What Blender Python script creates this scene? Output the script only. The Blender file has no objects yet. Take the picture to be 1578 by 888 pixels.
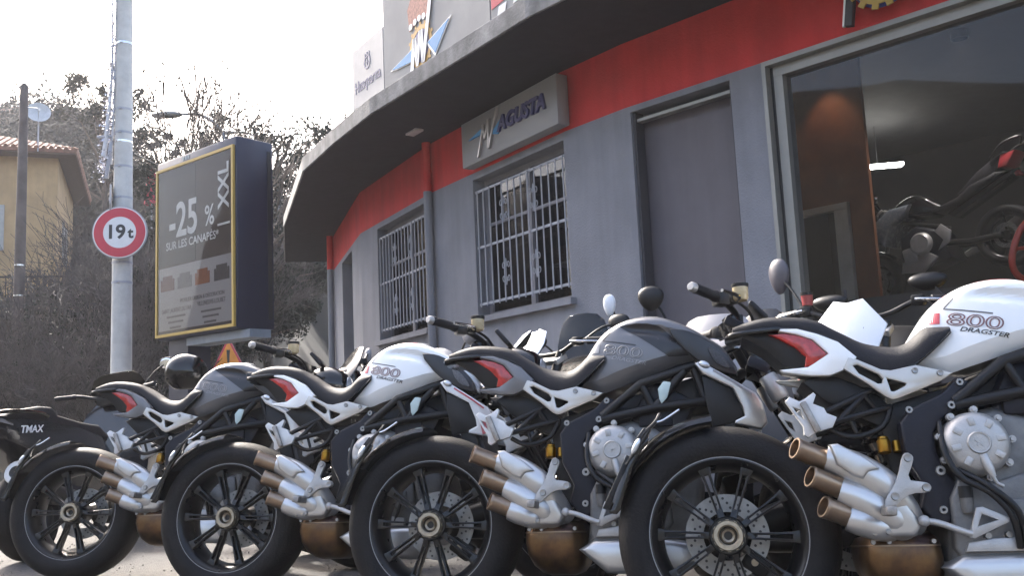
import bpy, bmesh, math, random
from mathutils import Vector, Matrix
random.seed(7)
R = math.radians
SC = bpy.context.scene
COL = SC.collection

# ------------------------------------------------------------------ camera, sky, sun, exposure
TH, RO, CAMH = math.atan(.1355), .046, .69
def make_camera():
    f = Vector((0, math.cos(TH), math.sin(TH))); r = Vector((1, 0, 0)); u = r.cross(f)
    r2 = r*math.cos(RO) - u*math.sin(RO); u2 = u*math.cos(RO) + r*math.sin(RO)
    c = bpy.data.cameras.new('camera'); o = bpy.data.objects.new('camera', c); COL.objects.link(o)
    c.sensor_width = 36; c.lens = 36*1446/1578; c.clip_start = .05; c.clip_end = 2000
    m = Matrix((r2, u2, -f)).transposed().to_4x4(); m.translation = (0, 0, CAMH)
    o.matrix_world = m; SC.camera = o
make_camera()
SUN_AZ, SUN_EL = R(-34), R(40)          # azimuth from +Y towards +X: the sun stands behind the hill, upper left
w = bpy.data.worlds.new('World'); SC.world = w; w.use_nodes = True
nt = w.node_tree; bgn = nt.nodes['Background']
sky = nt.nodes.new('ShaderNodeTexSky'); sky.sky_type = 'NISHITA'; sky.sun_disc = False
sky.sun_elevation = SUN_EL; sky.sun_rotation = SUN_AZ; sky.air_density = 1.0; sky.dust_density = 6.0; sky.ozone_density = 1.2
sky.altitude = 50
nt.links.new(sky.outputs[0], bgn.inputs[0]); bgn.inputs[1].default_value = .15
sd = bpy.data.lights.new('sun', 'SUN'); sd.energy = 2.6; sd.angle = R(6); sd.color = (1, .95, .88)
so = bpy.data.objects.new('sun', sd); COL.objects.link(so)
sdir = Vector((math.sin(SUN_AZ)*math.cos(SUN_EL), math.cos(SUN_AZ)*math.cos(SUN_EL), math.sin(SUN_EL)))
so.rotation_euler = sdir.to_track_quat('Z', 'Y').to_euler()
vs = SC.view_settings; vs.view_transform = 'Standard'; vs.look = 'None'; vs.gamma = 1; vs.exposure = 2.3; vs.use_curve_mapping = False
SC.cycles.max_bounces = 6; SC.cycles.transparent_max_bounces = 12; SC.cycles.caustics_reflective = False; SC.cycles.caustics_refractive = False
SC.cycles.use_denoising = True

# ------------------------------------------------------------------ materials
MATS = {}
def M(name, col, rough=.5, metal=0., nz=.12, ns=8., bump=0., bs=60., coat=0., spec=.5, col2=None, streak=0., emit=0.):
    if name in MATS: return MATS[name]
    m = bpy.data.materials.new(name); m.use_nodes = True; t = m.node_tree; L = t.links.new
    p = t.nodes['Principled BSDF']; p.inputs['Roughness'].default_value = rough; p.inputs['Metallic'].default_value = metal
    p.inputs['Coat Weight'].default_value = coat; p.inputs['Specular IOR Level'].default_value = spec
    tc = t.nodes.new('ShaderNodeTexCoord'); n = t.nodes.new('ShaderNodeTexNoise'); n.inputs['Scale'].default_value = ns
    n.inputs['Detail'].default_value = 6; n.inputs['Roughness'].default_value = .62; L(tc.outputs['Object'], n.inputs['Vector'])
    rp = t.nodes.new('ShaderNodeValToRGB'); e = rp.color_ramp.elements
    c2 = col2 if col2 else tuple(max(0, c*(1-nz)) for c in col)
    c1 = col if col2 else tuple(min(1, c*(1+nz)) for c in col)
    e[0].position = .32; e[0].color = (*c2, 1); e[1].position = .68; e[1].color = (*c1, 1)
    L(n.outputs[0], rp.inputs[0]); out = rp.outputs[0]
    if streak:
        mp = t.nodes.new('ShaderNodeMapping'); mp.inputs['Scale'].default_value = (5, 5, .45); ns_ = t.nodes.new('ShaderNodeTexNoise'); ns_.inputs['Scale'].default_value = 1.6; ns_.inputs['Detail'].default_value = 7
        L(tc.outputs['Object'], mp.inputs[0]); L(mp.outputs[0], ns_.inputs['Vector']); mq = t.nodes.new('ShaderNodeMapRange'); mq.inputs[1].default_value = .3; mq.inputs[2].default_value = .7; mq.inputs[3].default_value = 1-streak; mq.inputs[4].default_value = 1+streak*.4
        L(ns_.outputs[0], mq.inputs[0]); mm = t.nodes.new('ShaderNodeVectorMath'); mm.operation = 'SCALE'; L(out, mm.inputs[0]); L(mq.outputs[0], mm.inputs['Scale']); out = mm.outputs[0]
    L(out, p.inputs['Base Color'])
    mr = t.nodes.new('ShaderNodeMapRange'); mr.inputs[3].default_value = max(.02, rough-.06); mr.inputs[4].default_value = min(1, rough+.09)
    n2 = t.nodes.new('ShaderNodeTexNoise'); n2.inputs['Scale'].default_value = ns*3.1; n2.inputs['Detail'].default_value = 5
    L(tc.outputs['Object'], n2.inputs['Vector']); L(n2.outputs[0], mr.inputs[0]); L(mr.outputs[0], p.inputs['Roughness'])
    if bump:
        b = t.nodes.new('ShaderNodeBump'); b.inputs['Strength'].default_value = bump; b.inputs['Distance'].default_value = .01
        n3 = t.nodes.new('ShaderNodeTexNoise'); n3.inputs['Scale'].default_value = bs; n3.inputs['Detail'].default_value = 5
        L(tc.outputs['Object'], n3.inputs['Vector']); L(n3.outputs[0], b.inputs['Height']); L(b.outputs[0], p.inputs['Normal'])
    if emit:
        p.inputs['Emission Color'].default_value = (*col, 1); p.inputs['Emission Strength'].default_value = emit
    MATS[name] = m; return m
def glass_mat(name, tint, refl=.12, rough=.02):
    m = bpy.data.materials.new(name); m.use_nodes = True; t = m.node_tree; L = t.links.new
    t.nodes.remove(t.nodes['Principled BSDF']); o = t.nodes['Material Output']
    tr = t.nodes.new('ShaderNodeBsdfTransparent'); tr.inputs[0].default_value = (*tint, 1)
    g = t.nodes.new('ShaderNodeBsdfGlossy'); g.inputs['Roughness'].default_value = rough
    lw = t.nodes.new('ShaderNodeLayerWeight'); lw.inputs[0].default_value = .5
    pw = t.nodes.new('ShaderNodeMath'); pw.operation = 'POWER'; pw.inputs[1].default_value = 5; L(lw.outputs['Facing'], pw.inputs[0])
    ma = t.nodes.new('ShaderNodeMath'); ma.operation = 'MULTIPLY_ADD'; ma.inputs[1].default_value = .85; ma.inputs[2].default_value = refl*.4; L(pw.outputs[0], ma.inputs[0])
    mx = t.nodes.new('ShaderNodeMixShader'); L(ma.outputs[0], mx.inputs[0]); L(tr.outputs[0], mx.inputs[1]); L(g.outputs[0], mx.inputs[2]); L(mx.outputs[0], o.inputs[0])
    MATS[name] = m; return m

WALLG = M('grey_render', (.20, .208, .238), .88, nz=.10, ns=1.7, bump=.5, bs=70, streak=.11)
WALLR = M('red_render', (.52, .034, .034), .85, nz=.10, ns=2.5, bump=.5, bs=70, streak=.14)
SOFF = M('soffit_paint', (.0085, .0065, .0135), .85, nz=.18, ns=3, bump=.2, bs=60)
CONC = M('concrete', (.24, .235, .23), .9, nz=.30, ns=5, bump=.5, bs=40, streak=.3)
DOORG = M('door_panel_paint', (.105, .097, .115), .6, nz=.07, ns=3, streak=.12)
ALU = M('aluminium_frame', (.27, .27, .255), .45, metal=.3, nz=.06)
DARKIN = M('dark_interior', (.02, .02, .022), .8)
GRILLE = M('grey_iron', (.34, .35, .39), .55, nz=.08)
SIGNG = M('sign_face', (.26, .26, .27), .5, nz=.04, ns=3)
SIGNB = M('sign_board', (.31, .305, .30), .7, nz=.08, ns=3)
WHITE = M('white_plain', (.78, .78, .77), .5, nz=.04)
BANW = M('banner_white', (.40, .395, .40), .6, nz=.05)
BLUEL = M('light_blue', (.05, .24, .50), .5, nz=.05)
NAVYL = M('navy_letters', (.035, .035, .13), .45, nz=.05)
STEELL = M('steel_letters', (.42, .40, .40), .35, metal=.6, nz=.05)
GOLDL = M('gold_print', (.55, .33, .10), .5, nz=.15, ns=30)
CROWN = M('crown_print', (.36, .16, .12), .6, nz=.4, ns=40)
REDP = M('red_print', (.52, .06, .08), .5, nz=.05)
BLACKP = M('black_print', (.02, .02, .022), .5)
NAVY = M('navy_paint', (.009, .012, .034), .4, nz=.1, ns=4)
YEL = M('yellow_trim', (.42, .28, .06), .45, nz=.08)
GLASS = glass_mat('shop_glass', (.85, .85, .87), .05)
GLASSD = glass_mat('window_glass', (.5, .5, .53), .12)
SCREEN = glass_mat('smoked_screen', (.13, .11, .10), .12)

# ------------------------------------------------------------------ mesh helpers
def chaikin(p, k=2, closed=True):
    for _ in range(k):
        q = []; n = len(p)
        for i in range(n if closed else n-1):
            a, b = Vector(p[i]), Vector(p[(i+1) % n]); q += [a.lerp(b, .25), a.lerp(b, .75)]
        if not closed: q = [Vector(p[0])] + q + [Vector(p[-1])]
        p = q
    return [tuple(v) for v in p]
def catmull(p, k=5):
    p = [Vector(v) for v in p]; q = []
    for i in range(len(p)-1):
        a, b, c, d = p[max(i-1, 0)], p[i], p[i+1], p[min(i+2, len(p)-1)]
        for j in range(k):
            t = j/k; q.append(.5*((2*b)+(c-a)*t+(2*a-5*b+4*c-d)*t*t+(3*b-a-3*c+d)*t**3))
    return q+[p[-1]]
class MB:
    def __init__(s): s.v = []; s.f = []
    def add(s, vs, fs):
        o = len(s.v); s.v += [Vector(v) for v in vs]; s.f += [tuple(i+o for i in f) for f in fs]; return s
    def frombm(s, bm):
        bm.verts.index_update(); s.add([v.co.copy() for v in bm.verts], [[v.index for v in f.verts] for f in bm.faces]); bm.free(); return s
    def box(s, c, d, rot=None, bev=0., seg=2):
        x, y, z = [k/2 for k in d]
        vs = [Vector((i, j, k)) for i in (-x, x) for j in (-y, y) for k in (-z, z)]
        fs = [(0,1,3,2), (4,6,7,5), (0,4,5,1), (2,3,7,6), (0,2,6,4), (1,5,7,3)]
        if bev:
            bm = bmesh.new(); bv = [bm.verts.new(v) for v in vs]
            for f in fs: bm.faces.new([bv[i] for i in f])
            bmesh.ops.bevel(bm, geom=bm.edges[:], offset=bev, segments=seg, affect='EDGES', profile=.5)
            bm.verts.index_update(); vs = [v.co.copy() for v in bm.verts]; fs = [[v.index for v in f.verts] for f in bm.faces]; bm.free()
        if rot is not None:
            m = rot if isinstance(rot, Matrix) else Matrix.Rotation(rot[1], 3, rot[0]); vs = [m @ v for v in vs]
        return s.add([v+Vector(c) for v in vs], fs)
    def tube(s, pts, r, n=10, sm=0, cap=True, flat=1.):
        pts = [Vector(p) for p in pts]
        if sm:
            m = len(pts); rr = r if isinstance(r, (list, tuple)) else [r]*m
            q = catmull([(*p, 0) if False else p for p in pts], sm); rq = []
            for i in range(m-1):
                for j in range(sm): rq.append(rr[i]+(rr[i+1]-rr[i])*j/sm)
            rq.append(rr[-1]); pts, r = q, rq
        m = len(pts); rr = r if isinstance(r, (list, tuple)) else [r]*m
        T = [(pts[min(i+1, m-1)]-pts[max(i-1, 0)]).normalized() for i in range(m)]
        a = Vector((0, 0, 1)) if abs(T[0].z) < .9 else Vector((0, 1, 0))
        nrm = (a-T[0]*a.dot(T[0])).normalized(); vs = []
        for i in range(m):
            nrm = (nrm-T[i]*nrm.dot(T[i])).normalized(); b = T[i].cross(nrm)
            for k in range(n):
                t = 2*math.pi*k/n; vs.append(pts[i]+nrm*(math.cos(t)*rr[i])+b*(math.sin(t)*rr[i]*flat))
        fs = [(i*n+k, i*n+(k+1) % n, (i+1)*n+(k+1) % n, (i+1)*n+k) for i in range(m-1) for k in range(n)]
        if cap: fs += [tuple(range(n-1, -1, -1)), tuple((m-1)*n+k for k in range(n))]
        return s.add(vs, fs)
    def lathe(s, prof, o=(0,0,0), ax=(0,1,0), n=32, closed=False, a0=0., a1=2*math.pi):
        ax = Vector(ax).normalized(); a = Vector((0,0,1)) if abs(ax.z) < .9 else Vector((1,0,0))
        e1 = (a-ax*a.dot(ax)).normalized(); e2 = ax.cross(e1); full = a1-a0 > 6.28; N = n if full else n+1; P = len(prof); vs = []
        for k in range(N):
            t = a0+(a1-a0)*k/n
            for r, h in prof: vs.append(Vector(o)+ax*h+(e1*math.cos(t)+e2*math.sin(t))*r)
        fs = []
        for k in range(n):
            k2 = (k+1) % N
            for i in range(P if closed else P-1):
                j = (i+1) % P; fs.append((k*P+i, k*P+j, k2*P+j, k2*P+i))
        if not full and closed: fs += [tuple(range(P)), tuple((N-1)*P+i for i in range(P-1, -1, -1))]
        return s.add(vs, fs)
    def loft(s, rings, cap=True, closed=True):
        n = len(rings[0]); vs = [v for r in rings for v in r]
        fs = [(i*n+k, i*n+(k+1) % n, (i+1)*n+(k+1) % n, (i+1)*n+k) for i in range(len(rings)-1) for k in range(n if closed else n-1)]
        if cap: fs += [tuple(range(n-1, -1, -1)), tuple((len(rings)-1)*n+k for k in range(n))]
        return s.add(vs, fs)
    def plate(s, out, y0, y1, holes=(), bev=.003, sm=0, fn=None, seg=2):
        """outline in (x, z), extruded from y0 to y1; fn(x, z) adds to y"""
        bm = bmesh.new(); ed = []
        for lp in [out]+list(holes):
            lp = chaikin(lp, sm) if sm else lp
            vs = [bm.verts.new((p[0], y0, p[1])) for p in lp]
            ed += [bm.edges.new((vs[i], vs[(i+1) % len(vs)])) for i in range(len(vs))]
        bmesh.ops.triangle_fill(bm, use_beauty=True, edges=ed, normal=(0, 1, 0))
        r = bmesh.ops.extrude_face_region(bm, geom=bm.faces[:])
        for g in r['geom']:
            if isinstance(g, bmesh.types.BMVert): g.co.y = y1
        bmesh.ops.recalc_face_normals(bm, faces=bm.faces[:])
        if bev:
            e = [x for x in bm.edges if len(x.link_faces) == 2 and x.calc_face_angle(0) > .6 and abs((x.verts[0].co-x.verts[1].co).y) < 1e-6]
            bmesh.ops.bevel(bm, geom=e, offset=bev, segments=seg, affect='EDGES', profile=.5, clamp_overlap=True)
        if fn:
            for v in bm.verts: v.co.y += fn(v.co.x, v.co.z)
        return s.frombm(bm)
    def ball(s, c, d, n=16, m=10, rot=None):
        vs = []; x, y, z = d
        for i in range(m+1):
            t = math.pi*i/m
            for k in range(n):
                p = 2*math.pi*k/n; v = Vector((x*math.sin(t)*math.cos(p), y*math.sin(t)*math.sin(p), z*math.cos(t)))
                vs.append((rot @ v if rot is not None else v)+Vector(c))
        return s.add(vs, [(i*n+k, (i+1)*n+k, (i+1)*n+(k+1) % n, i*n+(k+1) % n) for i in range(m) for k in range(n)])
    def mir(s):
        n = len(s.v); s.v += [Vector((v.x, -v.y, v.z)) for v in s.v[:n]]; s.f += [tuple(i+n for i in reversed(f)) for f in s.f]; return s
    def flip(s):
        q = MB(); q.v = [Vector((v.x, -v.y, v.z)) for v in s.v]; q.f = [tuple(reversed(f)) for f in s.f]; return q
    def xf(s, m):
        s.v = [m @ v for v in s.v]; return s
def mesh_of(name, mb, mat, ang=38):
    me = bpy.data.meshes.new(name); me.from_pydata([tuple(v) for v in mb.v], [], mb.f)
    bm = bmesh.new(); bm.from_mesh(me); bmesh.ops.remove_doubles(bm, verts=bm.verts, dist=1e-5); bmesh.ops.recalc_face_normals(bm, faces=bm.faces); bm.to_mesh(me); bm.free()
    me.materials.append(mat)
    if ang:
        me.polygons.foreach_set('use_smooth', [True]*len(me.polygons)); me.set_sharp_from_angle(angle=R(ang))
    return me
def ob(name, mb, mat, parent=None, ang=38):
    me = mb if isinstance(mb, bpy.types.Mesh) else mesh_of(name, mb, mat, ang)
    o = bpy.data.objects.new(name, me); COL.objects.link(o)
    if parent is not None: o.parent = parent
    return o
def tag(o, label=None, cat=None, group=None, kind=None):
    for k, v in (('label', label), ('category', cat), ('group', group), ('kind', kind)):
        if v: o[k] = v
    return o
def empty(name, loc=(0,0,0), rot=(0,0,0), **kw):
    o = bpy.data.objects.new(name, None); COL.objects.link(o); o.location = loc; o.rotation_euler = rot; o.empty_display_size = .1
    return tag(o, **kw)
def kids(o): return [c for c in bpy.data.objects if c.parent == o]
def copy_tree(o, parent=None):
    c = o.copy(); COL.objects.link(c); c.parent = parent
    for ch in kids(o): copy_tree(ch, c)
    return c
def text_mb(body, size=1., bold=0., extrude=0., outline=0., align='CENTER', xs=1., shear=0.):
    cu = bpy.data.curves.new('lettering', 'FONT'); cu.body = body; cu.size = size; cu.align_x = align; cu.align_y = 'CENTER'
    cu.offset = bold; cu.extrude = extrude; cu.shear = shear; cu.resolution_u = 4
    if outline: cu.fill_mode = 'NONE'; cu.bevel_depth = outline; cu.bevel_resolution = 0
    o = bpy.data.objects.new('lettering', cu); COL.objects.link(o)
    dg = bpy.context.evaluated_depsgraph_get(); me = bpy.data.meshes.new_from_object(o.evaluated_get(dg))
    mb = MB().add([(v.co.x*xs, v.co.y, v.co.z) for v in me.vertices], [tuple(p.vertices) for p in me.polygons])
    bpy.data.objects.remove(o); bpy.data.curves.remove(cu); bpy.data.meshes.remove(me)
    return mb
def frame(o, ex, ey):
    """matrix that takes (u, v, w) to o + u*ex + v*ey + w*(ex x ey)"""
    ex = Vector(ex).normalized(); ey = Vector(ey).normalized(); ez = ex.cross(ey)
    m = Matrix((ex, ey, ez)).transposed().to_4x4(); m.translation = o; return m

# ------------------------------------------------------------------ ground
ASPH = M('asphalt', (.115, .108, .10), .93, ns=30, bump=.6, bs=160, col2=(.065, .062, .06))
EARTH = M('earth_bank', (.07, .06, .045), .95, nz=.4, ns=2)
g = MB(); g.add([(-600, -300, -.004), (600, -300, -.004), (600, 900, -.004), (-600, 900, -.004)], [(0, 1, 2, 3)])
tag(ob('ground', g, EARTH, ang=0), kind='structure')
g = MB(); g.add([(-30, -30, 0), (30, -30, 0), (30, 40, 0), (-30, 40, 0)], [(0, 1, 2, 3)])
g.v = [Vector(v) for v in [(-14, -40, 0), (40, -40, 0), (40, 40, 0), (-5.2, 40, 0), (-5.2, 13.5, 0), (-14, 11.2, 0)]]; g.f = [(0, 1, 2, 3, 4, 5)]
tag(ob('forecourt', g, ASPH, ang=0), kind='structure')
PEB = M('loose_grit', (.17, .155, .14), .95, nz=.35, ns=20)
g = MB()
for _ in range(5200):
    d = random.uniform(1.6, 9)**1.0; a = random.uniform(-.62, .62); x, y = d*math.sin(a), d*math.cos(a); r = random.uniform(.002, .006)
    g.add([(x-r, y-r, .001), (x+r, y-r*.7, .001), (x+r*.6, y+r, .001), (x-r*.8, y+r*.8, .001), (x, y, r*1.3)], [(0, 1, 4), (1, 2, 4), (2, 3, 4), (3, 0, 4)])
tag(ob('grit', g, PEB, ang=0), 'pale loose grit scattered over the forecourt asphalt', 'grit', kind='stuff')

# unseen bank added behind and left of the viewer, darkening reflections and fill light
mb = MB(); xs = [-150+i*4 for i in range(61)]; ys_ = [13-i*4 for i in range(28)]
def bank(x, y):
    d = max((-18-y)*.5, -21-x); return min(26, d*.6)+(.5*math.sin(x*.5+y)+.4*math.sin(x*.21-y*.37))*min(1, max(0, d)*.2) if d > 0 else -.3
mb.add([(x, y, bank(x, y)) for y in ys_ for x in xs], [(j*61+i, j*61+i+1, (j+1)*61+i+1, (j+1)*61+i) for j in range(27) for i in range(60)])
tag(ob('added_bank', mb, M('added_bank_dark', (.06, .058, .042), .95, nz=.5, ns=.8, bump=.8, bs=4), ang=60), kind='structure')

# ------------------------------------------------------------------ shop building
class Facet:
    def __init__(s, P, Q, sg=1):
        s.P = Vector((*P, 0)); d = Vector((Q[0]-P[0], Q[1]-P[1], 0)); s.L = d.length; s.t = d.normalized(); s.n = Vector((-s.t.y, s.t.x, 0))*sg
    def w(s, a, z, d=0): return s.P+s.t*a+s.n*d+Vector((0, 0, z))
    def box(s, mb, a0, a1, z0, z1, d0, d1):
        vs = [s.w(a, z, d) for a in (a0, a1) for d in (d0, d1) for z in (z0, z1)]
        mb.add(vs, [(0,1,3,2), (4,6,7,5), (0,4,5,1), (2,3,7,6), (0,2,6,4), (1,5,7,3)])
A, Bp, C, D, E = (.99, 7.46), (.53, 8.02), (-.85, 10.08), (-1.96, 12.13), (-2.9, 15.1)
F0 = Facet(A, (5.6, 2.85), -1); F1 = Facet(A, Bp); F2 = Facet(Bp, C); F3 = Facet(C, D); F4 = Facet(D, E)
F5 = Facet(E, (1.5, 17.5))
bld = empty('shop_building', (1, 9, 0), label='grey rendered shop with a red band, barred windows and a deep dark canopy', cat='building')
def bpart(name, mb, mat, parent=None, ang=0):
    o = ob(name, mb, mat, parent or bld, ang)
    if parent is None: o.matrix_parent_inverse = Matrix.Translation((-1, -9, 0))
    return o
ZB, ZT = 3.15, 3.70
def wall(F, openings, L=None, name='wall'):
    """grey wall pieces around the openings (a0, a1, z0, z1)"""
    L = L or F.L; mb = MB(); a = 0
    for a0, a1, z0, z1 in openings:
        if a0 > a: F.box(mb, a, a0, 0, ZB, -.25, 0)
        if z0 > 0: F.box(mb, a0, a1, 0, z0, -.25, 0)
        if z1 < ZB: F.box(mb, a0, a1, z1, ZB, -.25, 0)
        a = a1
    if a < L: F.box(mb, a, L, 0, ZB, -.25, 0)
    bpart(name, mb, WALLG)
    mb = MB(); F.box(mb, 0, L, ZB, ZT+.05, -.25, 0); bpart('red_band', mb, WALLR)
wall(F0, [(.06, 1.0, 0, 3.1), (1.27, 6.5, .45, 3.15)])
wall(F1, []); wall(F2, [(.03, 1.58, 1.67, 3.08)]); wall(F3, [(.15, 1.70, 1.67, 3.08)]); wall(F4, [(.85, 1.95, 0, 3.08)]); wall(F5, [])

def barred_window(F, a0, a1, z0, z1, nb):
    mb = MB()
    for (p, q, r, t) in ((a0, a1, z0, z0+.05), (a0, a1, z1-.05, z1), (a0, a0+.05, z0+.05, z1-.05), (a1-.05, a1, z0+.05, z1-.05), ((a0+a1)/2-.035, (a0+a1)/2+.035, z0+.05, z1-.05)):
        F.box(mb, p, q, r, t, -.2, -.14)
    F.box(mb, a0+.05, a1-.05, z0+(z1-z0)*.66, z0+(z1-z0)*.66+.03, -.19, -.15)
    win = bpart('window', mb, ALU_G)
    mb = MB(); F.box(mb, a0+.01, a1-.01, z0+.01, z1-.01, -.172, -.168); bpart('pane', mb, GLASSD, win)
    mb = MB(); F.box(mb, a0-.06, a1+.06, z0-.06, z0-.003, -.1, .06); bpart('sill', mb, WALLG, win)
    zt, zl, zm = z1-.13, z0+.13, z0+(z1-z0)*.5
    for z in (zt, zl, zm):
        mb = MB(); F.box(mb, a0+.005, a1-.005, z-.012, z+.012, -.035, -.022); bpart('grille_rail', mb, GRILLE, win)
    mb = MB(); b0 = F.w(0, 0); mb.tube([(0, 0, zl-.03), (0, 0, zt+.004)], .008, 6); bar = mesh_of('grille_bar', mb, GRILLE)
    for i in range(nb):
        o = bpy.data.objects.new('grille_bar', bar); COL.objects.link(o); o.parent = win
        o.location = F.w(a0+.05+(a1-a0-.1)*i/(nb-1), 0, -.014)
    # scrolls
    sc = MB()
    sc.tube([(0, 0, -.131), (0, 0, .131)], .005, 5)
    for sx in (-1, 1):
        for sz in (-1, 1):
            pts = []
            for k in range(15):
                t = k/14*math.pi*2.6; r = .045*(1-k/14*.75); pts.append((sx*(.02+.045*.5+math.cos(math.pi-t)*r*.6), 0, sz*(.05+math.sin(t)*r+k*.002)))
            sc.tube([(0, 0, sz*.13), (sx*.012, 0, sz*.09)]+pts[:12], .005, 5)
    scm = mesh_of('grille_scroll', sc, GRILLE)
    for aa in (.35, .68):
        for zz in (.28, .72):
            o = bpy.data.objects.new('grille_scroll', scm); COL.objects.link(o); o.parent = win; o.location = F.w(a0+(a1-a0)*aa, z0+(z1-z0)*zz, -.03)
            o.rotation_euler = (0, 0, math.atan2(F.t.y, F.t.x))
    # stock room behind: shelf, boxes
    mb = MB(); F.box(mb, a0-.4, a1+.4, z0-.5, z1+.05, -2.2, -2.15); F.box(mb, a0-.45, a0-.4, z0-.5, z1+.05, -2.2, -.26); F.box(mb, a1+.4, a1+.45, z0-.5, z1+.05, -2.2, -.26); F.box(mb, a0-.45, a1+.45, z0-.55, z0-.5, -2.2, -.26)
    bpart('storeroom', mb, STORE, win)
    for k in range(3):
        mb = MB(); z = z0+.15+k*.45; F.box(mb, a0-.2, a1+.2, z, z+.03, -1.5, -1.1); sh = bpart('shelf', mb, SHELF, win)
    mb = MB()
    for k in range(3):
        a = a0-.1
        while a < a1:
            h = random.uniform(.15, .33); ww = random.uniform(.12, .3); z = z0+.185+k*.45; F.box(mb, a, a+ww, z, z+h, -1.45, -1.15); a += ww+random.uniform(.01, .12)
    bpart('stored_boxes', mb, BOXES, win)
    return win
ALU_G = M('grey_window_frame', (.20, .20, .225), .5, nz=.06)
STORE = M('storeroom_wall', (.10, .085, .08), .9); SHELF = M('pale_shelf', (.55, .54, .52), .6); BOXES = M('carton', (.16, .10, .07), .8, nz=.6, ns=3)
barred_window(F2, .03, 1.58, 1.67, 3.08, 14)
barred_window(F3, .15, 1.70, 1.67, 3.08, 15)
# plain recessed doors
mb = MB(); F0.box(mb, .06, 1.0, 0, 3.095, -.2, -.16); dr = bpart('door', mb, DOORG)
mb = MB(); F0.box(mb, .062, .998, 3.02, 3.045, -.12, -.05); bpart('roller_rail', mb, ALU, dr)
mb = MB(); F0.box(mb, .06, .085, 0, 3.1, -.14, -.03); F0.box(mb, .975, .998, 0, 3.1, -.14, -.03); bpart('door_jamb', mb, M('dark_jamb', (.05, .05, .06), .5), dr)
mb = MB(); F4.box(mb, .85, 1.95, 0, 3.08, -.2, -.16); bpart('door', mb, DOORG)
# display window
mb = MB()
for a0, a1, z0, z1, d0, d1 in ((1.27, 1.30, .45, 3.148, -.2, .008), (1.33, 1.40, .45, 3.033, -.18, -.05), (1.30, 6.5, 3.112, 3.148, -.2, .008), (1.33, 6.5, 3.035, 3.108, -.18, -.05), (1.27, 6.5, .40, .45, -.2, .05)):
    F0.box(mb, a0, a1, z0, z1, d0, d1)
dw = bpart('window', mb, ALU)
mb = MB(); F0.box(mb, 1.302, 1.328, .45, 3.110, -.19, -.06); bpart('gasket', mb, BLACKP, dw)
mb = MB(); F0.box(mb, 1.36, 6.5, .45, 3.06, -.112, -.106); bpart('pane', mb, GLASS, dw)
# interior of the showroom
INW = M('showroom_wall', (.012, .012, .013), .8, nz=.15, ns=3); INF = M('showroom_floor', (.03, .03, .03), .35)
WOOD = M('wood_panel', (.15, .055, .020), .5, ns=3, col2=(.08, .028, .012))
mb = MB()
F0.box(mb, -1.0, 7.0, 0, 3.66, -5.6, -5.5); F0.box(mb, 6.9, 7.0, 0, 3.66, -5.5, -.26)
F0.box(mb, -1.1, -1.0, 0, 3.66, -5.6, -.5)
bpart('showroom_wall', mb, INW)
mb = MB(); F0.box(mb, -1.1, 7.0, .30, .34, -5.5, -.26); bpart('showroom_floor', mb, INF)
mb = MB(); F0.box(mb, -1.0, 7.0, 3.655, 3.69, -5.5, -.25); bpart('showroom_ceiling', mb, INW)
PW = MB()
F0.box(PW, .30, 1.24, 2.38, 3.65, -1.75, -1.70); F0.box(PW, 1.05, 1.24, .34, 2.38, -1.75, -1.70)
bpart('wood_cladding', PW, WOOD)
mb = MB(); F0.box(mb, .40, 1.04, 2.32, 2.375, -1.74, -1.66); F0.box(mb, .92, 1.04, .34, 2.315, -1.74, -1.66); F0.box(mb, .40, .44, .34, 2.315, -1.74, -1.66)
pf = bpart('doorway_frame', mb, M('cream_frame', (.42, .41, .36), .6))
mb = MB(); F0.box(mb, .95, .97, 1.45, 1.62, -1.655, -1.64); bpart('door_handle', mb, GRILLE, pf)
# canopy slab
edge = [(-4.2, 17.2), (-3.46, 14.12), (-2.45, 10.97), (-1.85, 9.85), (-1.33, 8.97), (-.82, 8.27), (-.12, 7.31), (.2, 6.86), (.46, 6.58), (5.3, 1.74), (9, 6), (3, 19)]
mb = MB(); mb.plate(edge, ZT+.006, ZT+.175, bev=.006)
mb.v = [Vector((v.x, v.z, v.y)) for v in mb.v]; can = bpart('canopy', mb, CONC)
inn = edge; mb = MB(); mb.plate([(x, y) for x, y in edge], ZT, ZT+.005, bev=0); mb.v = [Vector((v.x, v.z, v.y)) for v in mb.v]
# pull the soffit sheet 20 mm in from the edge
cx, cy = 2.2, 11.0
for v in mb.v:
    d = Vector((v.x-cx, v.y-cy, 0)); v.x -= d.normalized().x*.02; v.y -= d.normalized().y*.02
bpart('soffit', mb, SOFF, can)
mb = MB(); mb.box((-.95, 9.56, 3.688), (.10, .22, .022), rot=('Z', R(34)), bev=.004); bpart('soffit_lamp', mb, M('lamp_housing', (.45, .42, .42), .5), can)
# downpipes: red above, grey below
for F, a, rr, dd in ((F2, 2.44, .048, .055), (F4, 2.98, .05, .06)):
    p = F.w(a, 0, dd); mb = MB(); mb.tube([(p.x, p.y, 0), (p.x, p.y, ZB)], rr, 14); q = bpart('downpipe', mb, WALLG, ang=40)
    mb = MB(); mb.tube([(p.x, p.y, ZB+.002), (p.x, p.y, ZT)], rr, 14); bpart('downpipe_top', mb, WALLR, q, ang=40)
# cable run along the canopy edge
mb = MB(); mb.tube([(-2.42, 10.95, 3.885), (-1.83, 9.86, 3.882), (-1.5, 9.3, 3.89)], .006, 5); bpart('cable', mb, BLACKP, can, ang=40)

# ---- things fixed to the building
def onF(F, a, z, d=0): return F.w(a, z, d)
def fmat(F, a, z, d, rev=True):
    """u runs to the viewer's right"""
    return frame(F.w(a, z, d), -F.t if rev else F.t, (0, 0, 1))
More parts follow.
